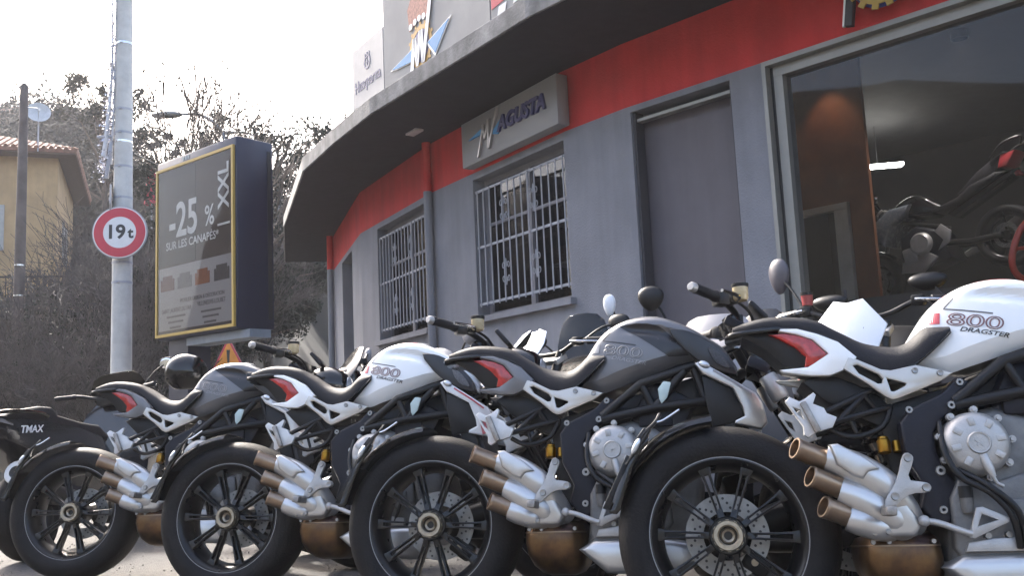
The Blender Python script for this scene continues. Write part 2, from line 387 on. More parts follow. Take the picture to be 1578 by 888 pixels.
# lightbox sign
Fs = F2
mb = MB(); mb.box((0, 0, 0), (1.63, .46, .13), bev=.012); mb.xf(fmat(Fs, .71, 3.40, .085))
sg = ob('sign_box', mb, SIGNG, ang=30); tag(sg, 'grey box sign with steel, blue and navy raised letters over the barred window', 'sign')
def letters(mb, mat, parent, name='lettering'): return ob(name, mb, mat, parent, ang=0)
base = fmat(Fs, .71, 3.40, .151)
def UV(pts, w0=0, w1=.02, bev=.002):
    m = MB(); m.plate(pts, 0, w1-w0, bev=bev); m.v = [Vector((v.x, v.z, v.y+w0)) for v in m.v]; return m
t = text_mb('AGUSTA', .195, bold=.007, extrude=.012, xs=1.02, shear=.22, align='CENTER'); t.v = [Vector((v.x+.27, v.y+.02+.0*v.x, v.z+.012)) for v in t.v]
letters(t.xf(base), NAVYL, sg)
for pts, mt in (([(-.74, .045), (-.49, .10), (-.46, .045)], BLUEL), ([(-.33, .0), (-.12, .115), (-.20, -.03)], BLUEL),
                ([(-.57, -.17), (-.545, -.17), (-.43, .13), (-.455, .13)], STEELL), ([(-.47, .13), (-.44, .13), (-.41, -.02), (-.44, -.02)], STEELL),
                ([(-.44, -.02), (-.41, -.02), (-.33, .16), (-.36, .16)], STEELL), ([(-.37, .16), (-.34, .16), (-.345, -.13), (-.38, -.13)], STEELL), ([(-.385, -.13), (-.35, -.13), (-.17, .235), (-.20, .235)], STEELL)):
    letters(UV([(a_+.085, b_-.03) for a_, b_ in pts], .001, .028 if mt is STEELL else .018).xf(base), mt, sg)
# boards standing on the canopy edge
Fb = Facet((-1.18, 8.77), (-1.60, 9.42)); Fc = Facet((-.10, 7.29), (-1.18, 8.77)); Fd = Facet((.48, 6.60), (-.10, 7.29)); Fe = Facet((5.2, 1.9), (.48, 6.60))
BZ = ZT+.18
def board(F, L0, L1, h, mat, label, name='sign_board', z0=BZ):
    mb = MB(); F.box(mb, L0, L1, z0, z0+h, -.075, -.035); o = ob(name, mb, mat, ang=0); tag(o, label, 'sign board')
    mb = MB()
    for a in (L0+.08, L1-.08): F.box(mb, a-.02, a+.02, z0-.02, z0+h-.05, -.115, -.076)
    ob('post', mb, GRILLE, o, ang=0); return o
bw = board(Fb, .01, Fb.L-.01, .66, BANW, 'white banner board with a dark blue word at the far left end of the canopy')
wm = fmat(Fb, Fb.L/2, BZ+.33, -.034)
letters(text_mb('Husqvarna', .17, bold=.002, extrude=.002, xs=.86).xf(wm @ Matrix.Translation((0, -.1, .002))), M('banner_blue', (.05, .06, .16), .5), bw)
mb = MB(); mb.lathe([(.055, 0), (.075, 0), (.075, .004), (.055, .004)], (0, .10, 0), (0, 0, 1), 24, True); mb.box((-.05, .17, .002), (.014, .06, .004)); mb.box((0, .175, .002), (.014, .06, .004)); mb.box((.05, .17, .002), (.014, .06, .004)); mb.box((0, .10, .002), (.012, .07, .004)); mb.box((0, .10, .0015), (.05, .012, .003))
letters(mb.xf(wm), MATS['banner_blue'], bw, 'crown_mark')
bg_ = board(Fc, .01, Fc.L-.01, 1.0, SIGNB, 'pale grey parapet board with a winged gold and blue crest above the canopy')
wm = fmat(Fc, Fc.L, BZ, -.034)     # u=0 at the left end, v=0 at the bottom
def uvp(pts, mt, h, nm='crest', bev=0): return letters(UV(pts, h, h+.004, bev).xf(wm), mt, bg_, nm)
mb = MB(); mb.lathe([(.155, 0), (.20, 0), (.20, .004), (.155, .004)], (.72, .20, .002), (0, 0, 1), 40, True)
for k in range(16):
    a = 2*math.pi*k/16; mb.box((.72+math.cos(a)*.21, .20+math.sin(a)*.21, .004), (.035, .03, .004), rot=('Z', a))
letters(mb.xf(wm), GOLDL, bg_, 'crest')
mb = MB(); mb.lathe([(0, 0), (.155, 0), (.155, .002), (0, .002)], (.72, .20, .001), (0, 0, 1), 32); letters(mb.xf(wm), M('crest_violet', (.22, .20, .30), .5), bg_, 'crest')
for pts in ([(.19, .14), (.57, .21), (.56, .10), (.30, .12)], [(.86, .18), (1.22, .27), (.98, .04)]):
    c0 = Vector((sum(p[0] for p in pts)/len(pts), sum(p[1] for p in pts)/len(pts)))
    uvp([tuple(c0+(Vector(p)-c0)*1.22) for p in pts], WHITE, .007); uvp(pts, BLUEL, .0115)
for pts in ([(.54, .0), (.60, .0), (.66, .30), (.60, .30)], [(.60, .30), (.66, .30), (.69, .10), (.65, .02)], [(.65, .02), (.69, .02), (.76, .34), (.71, .34)], [(.72, .34), (.78, .34), (.80, .02), (.75, .02)], [(.75, .02), (.80, .02), (.98, .66), (.92, .66)]):
    uvp(pts, WHITE, .016)
uvp([(.53, .40), (.50, .62), (.56, .70), (.66, .74), (.74, .72), (.86, .74), (.92, .60), (.88, .42), (.70, .47)], CROWN, .004)
mb = MB()
for k in range(5): mb.lathe([(0, 0), (.032, 0), (.032, .004), (0, .004)], (.56+k*.078, .435+.03*math.sin(k/4*math.pi), .009), (0, 0, 1), 12)
letters(mb.xf(wm), WHITE, bg_, 'crest')
b3 = board(Fd, .01, Fd.L-.01, 1.0, SIGNB, 'grey parapet board with red and white stripes right of the winged crest')
wm3 = fmat(Fd, Fd.L, BZ, -.034)
for pts, mt in (([(-.12+.14, .10), (.40, .16), (.46, .30), (.02, .24)], REDP), ([(.10, .02), (.20, .03), (.22, .10), (.12, .09)], WHITE), ([(.30, .05), (.40, .06), (.42, .13), (.32, .12)], WHITE), ([(.52, .08), (.62, .09), (.64, .16), (.54, .15)], WHITE), ([(.14, .22), (.24, .23), (.28, .34), (.18, .33)], WHITE)):
    letters(UV(pts, .001 if mt is REDP else .006, .004 if mt is REDP else .009, 0).xf(wm3), mt, b3, 'stripe')
board(Fe, .01, Fe.L-.01, 1.0, SIGNB, 'long grey parapet board above the display window')
# round hanging gear sign over the display window (only its foot shows)
gp = fmat(F0, 2.24, 3.42, .13, False)
mb = MB(); mb.lathe([(0, 0), (.20, 0), (.21, .02), (.20, .05), (0, .05)], (0, 0, -.05), (0, 0, 1), 40)
gs = ob('gear_sign', mb.xf(gp), M('gear_blue', (.03, .045, .22), .4), ang=30); tag(gs, 'round blue and yellow gear sign fixed to the red band above the display window', 'sign')
mb = MB()
for k in range(14):
    a = 2*math.pi*k/14; mb.box((math.cos(a)*.205, math.sin(a)*.205, .008), (.05, .045, .014), rot=('Z', a), bev=.003)
mb.lathe([(.15, 0), (.195, 0), (.195, .012), (.15, .012)], (0, 0, .002), (0, 0, 1), 40, True); ob('gear_ring', mb.xf(gp), YEL, gs, ang=30)
mb = MB(); mb.plate([(-.27, -.26), (-.22, -.27), (-.14, .24), (-.19, .24)], 0, .05, bev=.003); mb.v = [Vector((v.x, v.z, v.y-.05)) for v in mb.v]; ob('side_letter', mb.xf(gp), BLACKP, gs, ang=30)
mb = MB(); mb.plate([(-.285, -.262), (-.272, -.262), (-.192, .24), (-.205, .24)], 0, .03, bev=.002); mb.v = [Vector((v.x, v.z, v.y-.03)) for v in mb.v]; ob('side_letter_edge', mb.xf(gp), WHITE, gs, ang=30)
mb = MB(); mb.box((0, 0, -.09), (.06, .06, .07)); ob('bracket', mb.xf(gp), GRILLE, gs, ang=0)

# ------------------------------------------------------------------ motorcycles: materials
RUB = M('tyre_rubber', (.0125, .0115, .0115), .62, col2=(.0045, .0045, .0058), ns=9, bump=.25, bs=120, spec=.2)
def tread_mat():
    m = RUB.copy(); m.name = 'rear_tread'; t = m.node_tree; L = t.links.new; p = t.nodes['Principled BSDF']
    tc = t.nodes.new('ShaderNodeTexCoord'); sx = t.nodes.new('ShaderNodeSeparateXYZ'); L(tc.outputs['Object'], sx.inputs[0])
    def mt(op, a, b=None):
        n = t.nodes.new('ShaderNodeMath'); n.operation = op
        for i, v in enumerate((a, b)):
            if v is None: continue
            if isinstance(v, (int, float)): n.inputs[i].default_value = v
            else: L(v, n.inputs[i])
        return n.outputs[0]
    ang = mt('ARCTAN2', mt('SUBTRACT', sx.outputs[2], .316), sx.outputs[0]); ay = mt('ABSOLUTE', sx.outputs[1])
    ph = mt('FRACT', mt('ADD', mt('MULTIPLY', ang, 12/6.28318), mt('MULTIPLY', mt('MULTIPLY', ay, ay), 95.)))
    g = mt('MULTIPLY', mt('LESS_THAN', ph, .085), mt('MULTIPLY', mt('LESS_THAN', ay, .086), mt('GREATER_THAN', ay, .012)))
    b = t.nodes.new('ShaderNodeBump'); b.inputs['Strength'].default_value = 1; b.inputs['Distance'].default_value = .004; L(mt('SUBTRACT', 1, g), b.inputs['Height'])
    old = [l for l in t.links if l.to_socket == p.inputs['Normal']][0].from_socket; L(old, b.inputs['Normal']); L(b.outputs[0], p.inputs['Normal']); return m
RUBT = tread_mat()
ALB = M('black_alloy', (.004, .004, .005), .28, nz=.2, coat=.1, spec=.35)
BLK = M('black_plastic', (.005, .005, .006), .42, spec=.35, nz=.2, bump=.1, bs=200)
BLKG = M('gloss_black', (.004, .004, .005), .16, nz=.1, coat=.25, spec=.4)
FRM = M('frame_paint', (.008, .0078, .009), .38, nz=.15, spec=.3)
CASTD = M('dark_casting', (.0075, .008, .014), .45, nz=.2, ns=20, bump=.1, bs=150, spec=.28)
CAST = M('cast_aluminium', (.40, .39, .38), .42, metal=.55, nz=.12, ns=18, bump=.12, bs=220)
CASTG = M('engine_case', (.15, .147, .143), .5, metal=.4, nz=.25, ns=14, bump=.15, bs=160)
SILV = M('silver_paint', (.50, .495, .49), .30, metal=.75, nz=.05, ns=5)
SATIN = M('satin_silver', (.48, .455, .42), .36, metal=.7, nz=.06, ns=6)
CHR = M('polished_steel', (.62, .61, .60), .16, metal=1., nz=.05)
STL = M('machined_steel', (.26, .25, .24), .34, metal=.9, nz=.15, ns=40)
TITB = M('heated_titanium', (.36, .275, .20), .30, metal=.85, ns=7, col2=(.23, .16, .115))
TITC = M('burnt_titanium', (.20, .115, .048), .34, metal=.8, ns=9, col2=(.035, .018, .022), streak=.55)
GOLD = M('gold_anodised', (.30, .155, .02), .3, metal=.9, nz=.1)
SEATM = M('seat_vinyl', (.009, .0087, .012), .6, nz=.18, ns=20, bump=.25, bs=320, spec=.32)
REDL = M('red_lens', (.48, .022, .018), .16, ns=60, col2=(.20, .006, .008), coat=.6)
IVORY = M('brake_fluid_cup', (.42, .34, .20), .25, nz=.15, coat=.4)
WPAINT = M('pearl_white', (.82, .83, .83), .22, nz=.02, ns=4, coat=.6)
GPAINT = M('graphite_paint', (.145, .145, .152), .36, nz=.05, ns=4, metal=.45, coat=.15)
GPAINT2 = M('dark_graphite', (.025, .025, .028), .34, nz=.06, metal=.4, coat=.2)
STRIPE = M('rim_stripe', (.24, .24, .245), .3, nz=.1)
WORN = M('worn_peg_metal', (.30, .28, .26), .5, metal=.8, nz=.3, ns=50)
MESHD = M('dark_mesh', (.05, .05, .055), .6, nz=.5, ns=200)
LENSC = M('clear_lens', (.55, .57, .60), .10, metal=.6, nz=.35, ns=45)
REDD = M('red_decal', (.48, .05, .06), .3, nz=.04, coat=.5)
INKD = M('decal_ink', (.16, .07, .08), .35, nz=.05); INKB = M('decal_black', (.04, .04, .045), .35); INKG = M('decal_grey', (.27, .27, .28), .35)
PALEG = M('pale_green_plastic', (.50, .60, .57), .4)
AMBER = M('amber_lens', (.55, .25, .06), .25)

def sweep_arc(mb, c, prof, a0, a1, n):
    """profile of (r, y) swept about the Y axis through c=(x,z), angles from +X up"""
    rings = []
    for k in range(n+1):
        t = a0+(a1-a0)*k/n; rings.append([Vector((c[0]+r*math.cos(t), y, c[1]+r*math.sin(t))) for r, y in prof])
    return mb.loft(rings)
def tyre_mb(R0, hw, rb, n=88):
    h = [(rb-.002, .80*hw), (rb+.010, .93*hw), (rb+.35*(R0-rb), hw), (rb+.62*(R0-rb), .965*hw), (rb+.80*(R0-rb), .82*hw), (rb+.92*(R0-rb), .58*hw), (rb+.985*(R0-rb), .28*hw), (R0, 0)]
    prof = [(r, -y) for r, y in h]+[(r, y) for r, y in reversed(h[:-1])]+[(rb-.004, .7*hw), (rb-.004, -.7*hw)]
    return MB().lathe(prof, n=n, closed=True)
def wheel(parent, name, x, z, R0, hw, rb, nsp, off, face, discs, hi=True, nut=True, stripe=True):
    """rim (the part), tyre, spokes, hub, discs (sub-parts)"""
    prof = [(rb+.010, -.86*hw), (rb+.010, -.80*hw), (rb-.004, -.70*hw), (rb-.018, -.45*hw), (rb-.026, 0), (rb-.018, .45*hw), (rb-.004, .70*hw), (rb+.010, .80*hw), (rb+.010, .86*hw), (rb-.002, .865*hw), (rb-.014, .76*hw), (rb-.028, .5*hw), (rb-.034, 0), (rb-.028, -.5*hw), (rb-.014, -.76*hw), (rb-.002, -.865*hw)]
    rim = ob(name, MB().lathe(prof, (x, 0, z), n=72 if hi else 40, closed=True), ALB, parent)
    ty = tyre_mb(R0, hw, rb, 88 if hi else 44); ty.xf(Matrix.Translation((x, 0, z))); ob('tyre', ty, RUBT if hi and x == 0 else RUB, rim, 50)
    if stripe:
        ob('rim_stripe', MB().lathe([(rb+.0022, -.868*hw), (rb+.0062, -.868*hw), (rb+.0062, -.874*hw), (rb+.0022, -.874*hw)], (x, 0, z), n=80, closed=True), STRIPE, rim)
    L = rb-.024
    m = MB(); m.plate([(.032, -.013), (.06, -.0095), (L*.55, -.0105), (L*.9, -.0135), (L+.012, -.020), (L+.012, .020), (L*.9, .0135), (L*.55, .0105), (.06, .0095), (.032, .013)], face, face+.030, holes=[[(L*.40, -.0035), (L*.92, -.0055), (L*.92, .0055), (L*.40, .0035)]] if hi else [], bev=.0025)
    def fn(v): return v
    for v in m.v: v.y += (max(0, v.x-.12)/(L-.12))**2*(-.004)-(max(0, .09-v.x))*(.20)
    sm = mesh_of('spoke', m, ALB)
    for k in range(nsp):
        o = bpy.data.objects.new('spoke', sm); COL.objects.link(o); o.parent = rim; o.location = (x, 0, z); o.rotation_euler = (0, -(2*math.pi*k/nsp+off), 0)
    ob('hub', MB().lathe([(0, face-.012), (.050, face-.012), (.056, face-.004), (.056, face+.04), (.045, face+.08), (.045, .06), (0, .06)], (x, 0, z), n=36), ALB, rim)
    if nut:
        m = MB().lathe([(.026, -.022), (.030, -.026), (.040, -.026), (.043, -.020), (.043, 0), (.026, 0)], (x, face-.010, z), n=36, closed=True)
        for k in range(12):
            a = math.pi*k/6; m.box((x+math.cos(a)*.0415, face-.022, z+math.sin(a)*.0415), (.006, .014, .009), rot=('Y', -a))
        m.lathe([(.012, -.006), (.018, -.010), (.022, -.006), (.022, 0), (.012, 0)], (x, face-.012, z), n=20, closed=True)
        ob('axle_nut', m, STL2, rim)
    for yd, ri, ro in discs:
        d = ob('brake_disc', MB().lathe([(ri, yd-.0025), (ro, yd-.0025), (ro, yd+.0025), (ri, yd+.0025)], (x, 0, z), n=56, closed=True), DISC, rim)
        m = MB(); q = 18
        for k in range(q):
            for j, rr in enumerate((.25, .5, .76)):
                a = 2*math.pi*(k+j*.33)/q; r = ri+(ro-ri)*rr; sgn = -1 if yd > -.2 else 1
                for sd_ in (-1, 1): m.lathe([(0, 0), (.0042, 0)], (x+math.cos(a)*r, yd+sd_*.0030, z+math.sin(a)*r), n=8)
        ob('vent_holes', m, BLACKP, d, 0)
    return rim
STL2 = M('bronzed_nut', (.34, .29, .22), .35, metal=.85, nz=.2, ns=50)
DISC = M('brake_disc_steel', (.24, .235, .23), .33, metal=.9, nz=.15, ns=30)

TX = [.50, .56, .62, .68, .75, .83, .91, .98, 1.04, 1.08]
TZT = [.795, .862, .945, .987, 1.006, 1.002, .968, .925, .880, .815]
TZB = [.745, .752, .738, .752, .772, .797, .825, .81, .79, .775]
TW = [.095, .125, .152, .172, .186, .192, .186, .17, .145, .11]
def lerp_list(xs, ys, x):
    for i in range(len(xs)-1):
        if x <= xs[i+1]:
            t = (x-xs[i])/(xs[i+1]-xs[i]); return ys[i]+(ys[i+1]-ys[i])*max(0, min(1, t))
    return ys[-1]
def smooth_list(xs, ys, k=6):
    P = catmull([(a, b, 0) for a, b in zip(xs, ys)], k); return [p.x for p in P], [p.y for p in P]
_up = catmull([(0, 0, 0), (.40, .012, 0), (.70, .045, 0), (.865, .11, 0), (.93, .22, 0), (.965, .38, 0), (.99, .56, 0), (1.0, .72, 0)], 4)
FR_W = [p.x for p in _up]+[.998, .93, .80]
FR_H = [p.y for p in _up]+[.78, .89, 1.0]
def scoop(x, fh):
    k = max(0, min(1, (x-.69)/.06)); c = .20+1.15*max(0, x-.70); w_ = .07+.45*max(0, x-.70); d = abs(fh-c)/w_
    return k*.085*(1-d*d)**1.5 if d < 1 else 0
def tank_mb():
    X, ZTp = smooth_list(TX, TZT); _, ZBp = smooth_list(TX, TZB); _, Wp = smooth_list(TX, TW); rings = []
    for x, zt, zb, w_ in zip(X, ZTp, ZBp, Wp):
        h = zt-zb; half = []
        for fh, fw in zip(FR_H, FR_W):
            sc = scoop(x, fh)
            half.append((w_*(fw-sc), zt-fh*h))
        ring = [Vector((x, -y, z)) for y, z in half]+[Vector((x, y, z)) for y, z in reversed(half[1:])]
        rings.append(ring)
    return MB().loft(rings)
def tank_y(x, z):
    X, ZTp = smooth_list(TX, TZT); _, ZBp = smooth_list(TX, TZB); _, Wp = smooth_list(TX, TW)
    zt, zb, w_ = lerp_list(X, ZTp, x), lerp_list(X, ZBp, x), lerp_list(X, Wp, x); fh = max(0, min(1, (zt-z)/(zt-zb)))
    sc = scoop(x, fh)
    return w_*(lerp_list(FR_H, FR_W, fh)-sc)
def on_tank(mb, o, ang, lift=.0022):
    """2-D lettering (u along the bike, v up) laid on the right tank side; mirrored copy by the caller"""
    ca, sa = math.cos(ang), math.sin(ang); q = MB(); vs = []
    for v in mb.v:
        x, z = o[0]+v.x*ca-v.y*sa, o[1]+v.x*sa+v.y*ca; vs.append(Vector((x, -tank_y(x, z)-lift-v.z, z)))
    return q.add(vs, mb.f)
def subdiv_poly(pts, k):
    q = []
    for i in range(len(pts)):
        a, b = Vector(pts[i]), Vector(pts[(i+1) % len(pts)]); q += [tuple(a.lerp(b, j/k)) for j in range(k)]
    return q
def strip_on_tank(path, hw, lift=.0022, k=10):
    P = []
    for i in range(len(path)-1):
        a, b = Vector(path[i]), Vector(path[i+1]); P += [a.lerp(b, j/k) for j in range(k)]
    P.append(Vector(path[-1])); vs = []
    for i, p in enumerate(P):
        d = (P[min(i+1, len(P)-1)]-P[max(i-1, 0)]).normalized(); n = Vector((-d.y, d.x))
        for s_ in (-1, 1):
            q = p+n*hw*s_; vs.append(Vector((q.x, -tank_y(q.x, q.y)-lift, q.y)))
    return MB().add(vs, [(2*i, 2*i+1, 2*i+3, 2*i+2) for i in range(len(P)-1)])

def dragster(paint, white):
    t = empty('motorcycle')
    P = lambda n, mb, mat, par=None, ang=38: ob(n, mb, mat, par or t, ang)
    def PP(n, mb, mat, par=None, ang=38):
        P(n, mb.flip(), mat, par, ang); return P(n, mb, mat, par, ang)
    # ---- wheels
    rw = wheel(t, 'rear_wheel', 0, .316, .316, .100, .2165, 10, R(-2), -.062, [(.055, .070, .122)])
    P('brake_caliper', MB().box((.075, .075, .235), (.085, .05, .06), rot=('Y', .6), bev=.01), BLK, rw)
    P('caliper_bolt', MB().lathe([(0, -.010), (.010, -.010), (.011, 0), (0, 0)], (.072, .045, .24), n=14), STL2, rw)
    wheel(t, 'front_wheel', 1.41, .300, .300, .060, .2165, 10, .1, -.030, [(-.062, .105, .160), (.062, .105, .160)], nut=False)
    # ---- swingarm, hugger, tail rack
    m = MB(); m.tube([(.50, .10, .42), (.36, .15, .44), (.16, .165, .37), (0, .15, .316)], [.05, .05, .045, .055], 12, sm=5); m.tube([(.50, .08, .36), (.3, .15, .30), (.02, .155, .30)], [.035, .032, .03], 10, sm=4); m.tube([(.50, -.12, .40), (.50, .12, .40)], .04, 12)
    P('swingarm', m, FRM)
    m = MB(); c = (0, .316)
    sweep_arc(m, c, [(.322, -.108), (.336, -.100), (.344, -.078), (.347, -.04), (.348, 0), (.347, .04), (.344, .078), (.336, .100), (.322, .108), (.328, .100), (.339, .074), (.342, 0), (.339, -.074), (.330, -.098)], R(94), R(163), 22)
    hg = P('rear_hugger', m, BLKG)
    m = MB(); m.plate([(-.335, .385), (-.318, .40), (-.262, .545), (-.215, .60), (-.20, .592), (-.248, .535), (-.285, .44), (-.30, .38)], -.118, -.104, bev=.003, sm=1); P('plate_bracket', m, BLKG, hg)
    m = MB(); m.plate([(-.352, .40), (-.330, .395), (-.262, .545), (-.275, .552)], -.09, .09, bev=.004); P('plate_holder', m, BLK, hg)
    m = MB(); m.tube([(-.215, -.105, .585), (-.19, -.115, .634), (-.16, -.12, .645), (-.112, -.125, .673)], .0035, 6, sm=4); P('indicator_stalk', m, CHR, hg)
    m = MB(); m.tube([(-.262, -.11, .535), (-.225, -.118, .60), (-.185, -.118, .638), (-.17, -.10, .665)], .006, 7, sm=4); m.tube([(-.275, -.11, .52), (-.235, -.122, .57), (-.20, -.12, .62)], .005, 7, sm=4); m.box((-.225, -.116, .60), (.05, .014, .02), rot=('Y', -.9), bev=.003); P('wiring', m, BLK, hg)
    m = MB(); m.ball((-.243, -.124, .572), (.026, .010, .009), 12, 8, Matrix.Rotation(-1.05, 3, 'Y')); P('indicator_lamp', m, LENSC, hg)
    # ---- exhaust
    dv = Vector((-.86, -.34, .34)).normalized()
    for tip in ((.189, -.235, .540), (.221, -.235, .464), (.247, -.235, .384)):
        m = MB(); m.lathe([(.0245, .0), (.029, 0), (.030, .004), (.030, .008), (.0285, .012), (.0295, .17), (.0245, .17)], Vector(tip), -dv, 26, True); P('exhaust_tip', m, TITB)
        m = MB(); m.lathe([(0, .05), (.0243, .05)], Vector(tip), -dv, 20); P('exhaust_bore', m, BLACKP, None, 0)
    m = MB()
    m.tube([(.272, -.205, .512), (.30, -.207, .503), (.35, -.205, .478), (.41, -.20, .432), (.46, -.175, .365), (.49, -.14, .32)], [.036, .040, .045, .047, .042, .03], 20, sm=5, flat=.8)
    m.tube([(.298, -.208, .424), (.33, -.21, .410), (.38, -.205, .378), (.43, -.185, .34), (.47, -.15, .31)], [.036, .040, .043, .044, .03], 20, sm=5, flat=.85)
    m.tube([(.312, -.208, .356), (.34, -.208, .345), (.39, -.20, .325), (.43, -.17, .312)], [.035, .038, .034, .020], 18, sm=5, flat=.9)
    mu = P('muffler', m, SILV, None, 50)
    m = MB(); m.plate([(.345, .475), (.40, .452), (.445, .42), (.496, .332), (.472, .303), (.374, .302), (.350, .325), (.36, .40)], -.222, -.09, bev=.014, seg=3, fn=lambda x, z: .10*max(0, x-.42)); P('muffler_body', m, SILV, mu, 50)
    m = MB(); m.plate([(.278, .545), (.30, .547), (.365, .508), (.40, .478), (.37, .470), (.355, .452), (.33, .462), (.292, .492)], -.250, -.205, bev=.010, seg=3); P('heat_shield', m, SILV, mu, 50)
    m = MB()
    for p in ((.405, -.226, .316), (.37, -.226, .314)): m.lathe([(0, -.005), (.007, -.004), (.008, 0), (0, 0)], p, n=12)
    P('bolt', m, STL, mu)
    m = MB(); rg = []
    for z, xc, hx, hy in ((.318, .470, .060, .10), (.303, .450, .095, .150), (.285, .448, .104, .158), (.25, .449, .107, .160), (.21, .452, .102, .154), (.175, .457, .088, .136), (.152, .461, .066, .108), (.142, .463, .040, .07)):
        rg.append([Vector((xc+math.copysign(abs(math.cos(q))**.5, math.cos(q))*hx, -.03+math.copysign(abs(math.sin(q))**.5, math.sin(q))*hy, z)) for q in [2*math.pi*(k+.5)/28 for k in range(28)]])
    m.loft(rg); ca = P('catalyst_box', m, TITC, None, 50)
    m = MB(); m.tube([v+Vector((0, 0, -.004)) for v in rg[2]]+[rg[2][0]+Vector((0, 0, -.004))], .0028, 6); P('weld_seam', m, TITB, ca)
    for x in (.37, .41, .52):
        m = MB(); m.lathe([(0, -.006), (.006, -.006), (.007, .004), (0, .004)], (x, -.184, .291), n=10); P('bolt', m, STL, ca)
    # ---- footrests and controls
    m = MB(); m.plate([(.458, .508), (.470, .518), (.485, .508), (.484, .494), (.462, .446), (.500, .440), (.515, .436), (.521, .424), (.512, .412), (.470, .412), (.440, .392), (.418, .372), (.400, .378), (.405, .402), (.428, .430), (.444, .462)], -.246, -.232, bev=.003, sm=1)
    fr = P('footrest_bracket', m, CAST)
    for x, z in ((.471, .503), (.507, .425), (.428, .405)):
        m = MB(); m.lathe([(0, -.004), (.006, -.006), (.010, -.006), (.011, 0), (0, 0)], (x, -.2465, z), n=14); P('bolt', m, STL, fr)
    m = MB(); m.box((.402, -.285, .366), (.026, .085, .022), rot=('Y', .1), bev=.004)
    for k in range(5): m.box((.402, -.255-.015*k, .378), (.027, .005, .007))
    P('footrest', m, WORN, fr)
    m = MB(); m.tube([(.497, -.215, .342), (.53, -.222, .336), (.59, -.226, .312), (.606, -.226, .308)], .0085, 10, sm=4); m.ball((.497, -.218, .342), (.015, .012, .015)); bp = P('brake_pedal', m, CAST)
    m = MB(); m.plate([(.598, .298), (.625, .372), (.640, .374), (.700, .345), (.698, .335), (.612, .296)], -.228, -.216, holes=[[(.622, .325), (.636, .356), (.672, .340)]], bev=.002); P('pedal_bracket', m, CAST, bp)
    # passenger peg hangers, both sides
    for s_ in (1, -1):
        m = MB(); m.plate([(.183, .678), (.196, .690), (.222, .676), (.236, .682), (.262, .700), (.268, .692), (.258, .668), (.286, .655), (.292, .640), (.318, .628), (.304, .600), (.290, .596), (.262, .588), (.236, .574), (.226, .582), (.226, .606), (.205, .640)], -.158, -.138, holes=[[(.203, .660), (.222, .652), (.230, .625), (.214, .640)]], bev=.003)
        if s_ < 0: m = m.flip()
        pg = P('passenger_footrest', m, CASTW)
        m = MB(); m.box((.246, -.167, .63), (.018, .018, .092), rot=('Y', R(-22)), bev=.004)
        if s_ < 0: m = m.flip()
        P('folding_peg', m, WORN, pg)
        m = MB()
        for a, b in (((.28, -.14, .640), (.45, -.12, .715)), ((.29, -.14, .612), (.47, -.12, .655)), ((.33, -.135, .625), (.40, -.125, .690)), ((.40, -.125, .690), (.43, -.12, .645))): m.tube([a, b], .009, 8)
        if s_ < 0: m = m.flip()
        P('hanger_stay', m, FRM, pg)
    # ---- frame
    pl = [(.478, .603), (.510, .640), (.597, .680), (.640, .722), (.668, .708), (.648, .668), (.626, .640), (.585, .606), (.560, .572), (.562, .52), (.573, .476), (.606, .428), (.588, .363), (.566, .325), (.535, .330), (.505, .378), (.520, .43), (.483, .505)]
    m = MB(); m.plate(pl, -.172, -.11, bev=.008, seg=3); sp = PP('frame_plate', m, CASTD)
    for s_ in (-1, 1):
        for x, z, r in ((.504, .637, .009), (.613, .645, .010), (.642, .706, .009), (.563, .472, .012), (.557, .370, .010)):
            m = MB(); m.lathe([(r*.35, -.002), (r*.45, -.006), (r, -.006), (r*1.12, 0), (r*.35, 0)], (x, -.1725, z), n=18, closed=True)
            if s_ > 0: m = m.flip()
            P('bolt', m, STL, sp)
    m = MB()
    for pts, r in (([(.625, -.165, .655), (.76, -.178, .757), (.935, -.16, .812), (1.10, -.06, .90)], .0165), ([(.622, -.165, .645), (.80, -.178, .674), (.97, -.165, .69), (1.10, -.05, .80)], .0165), ([(.80, -.178, .674), (.905, -.165, .795)], .015), ([(.76, -.178, .755), (.795, -.178, .68)], .013), ([(.935, -.16, .808), (.97, -.165, .69)], .013)):
        m.tube(pts, r, 12, sm=0)
    PP('trellis_frame', m, FRM, None, 60)
    m = MB(); m.tube([(1.06, 0, .99), (1.145, 0, .80)], .034, 16); P('head_tube', m, FRM, None, 60)
    # ---- engine
    m = MB(); m.plate([(.556, .235), (.575, .38), (.60, .46), (.59, .55), (.63, .615), (.72, .64), (.80, .61), (.90, .53), (.945, .42), (.92, .28), (.82, .19), (.62, .18)], -.165, .165, bev=.03, seg=3); en = P('crankcase', m, CASTG, None, 45)
    m = MB(); m.box((.82, 0, .655), (.17, .30, .19), rot=('Y', R(30)), bev=.02); m.box((.80, -.150, .642), (.11, .03, .055), bev=.006); P('cylinder_head', m, CASTD, en)
    cc = (.657, -.200, .538)
    m = MB().lathe([(0, -.022), (.028, -.022), (.030, -.019), (.046, -.018), (.062, -.013), (.070, -.010), (.078, 0), (.083, .008), (.086, .04), (0, .04)], cc, n=56)
    cl = P('clutch_cover', m, CAST, en)
    m = MB()
    for k in range(8):
        a = 2*math.pi*k/8+.2; m.box((cc[0]+math.cos(a)*.057, cc[1]-.016, cc[2]+math.sin(a)*.057), (.024, .006, .017), rot=('Y', -a), bev=.002)
    m.lathe([(.024, -.024), (.027, -.0245), (.030, -.021), (.024, -.021)], cc, n=36, closed=True); m.box((cc[0], cc[1]-.0225, cc[2]), (.024, .003, .005), rot=('Y', .7)); m.box((cc[0]+.003, cc[1]-.0225, cc[2]), (.024, .003, .005), rot=('Y', -.7))
    P('cover_ribs', m, CAST, en)
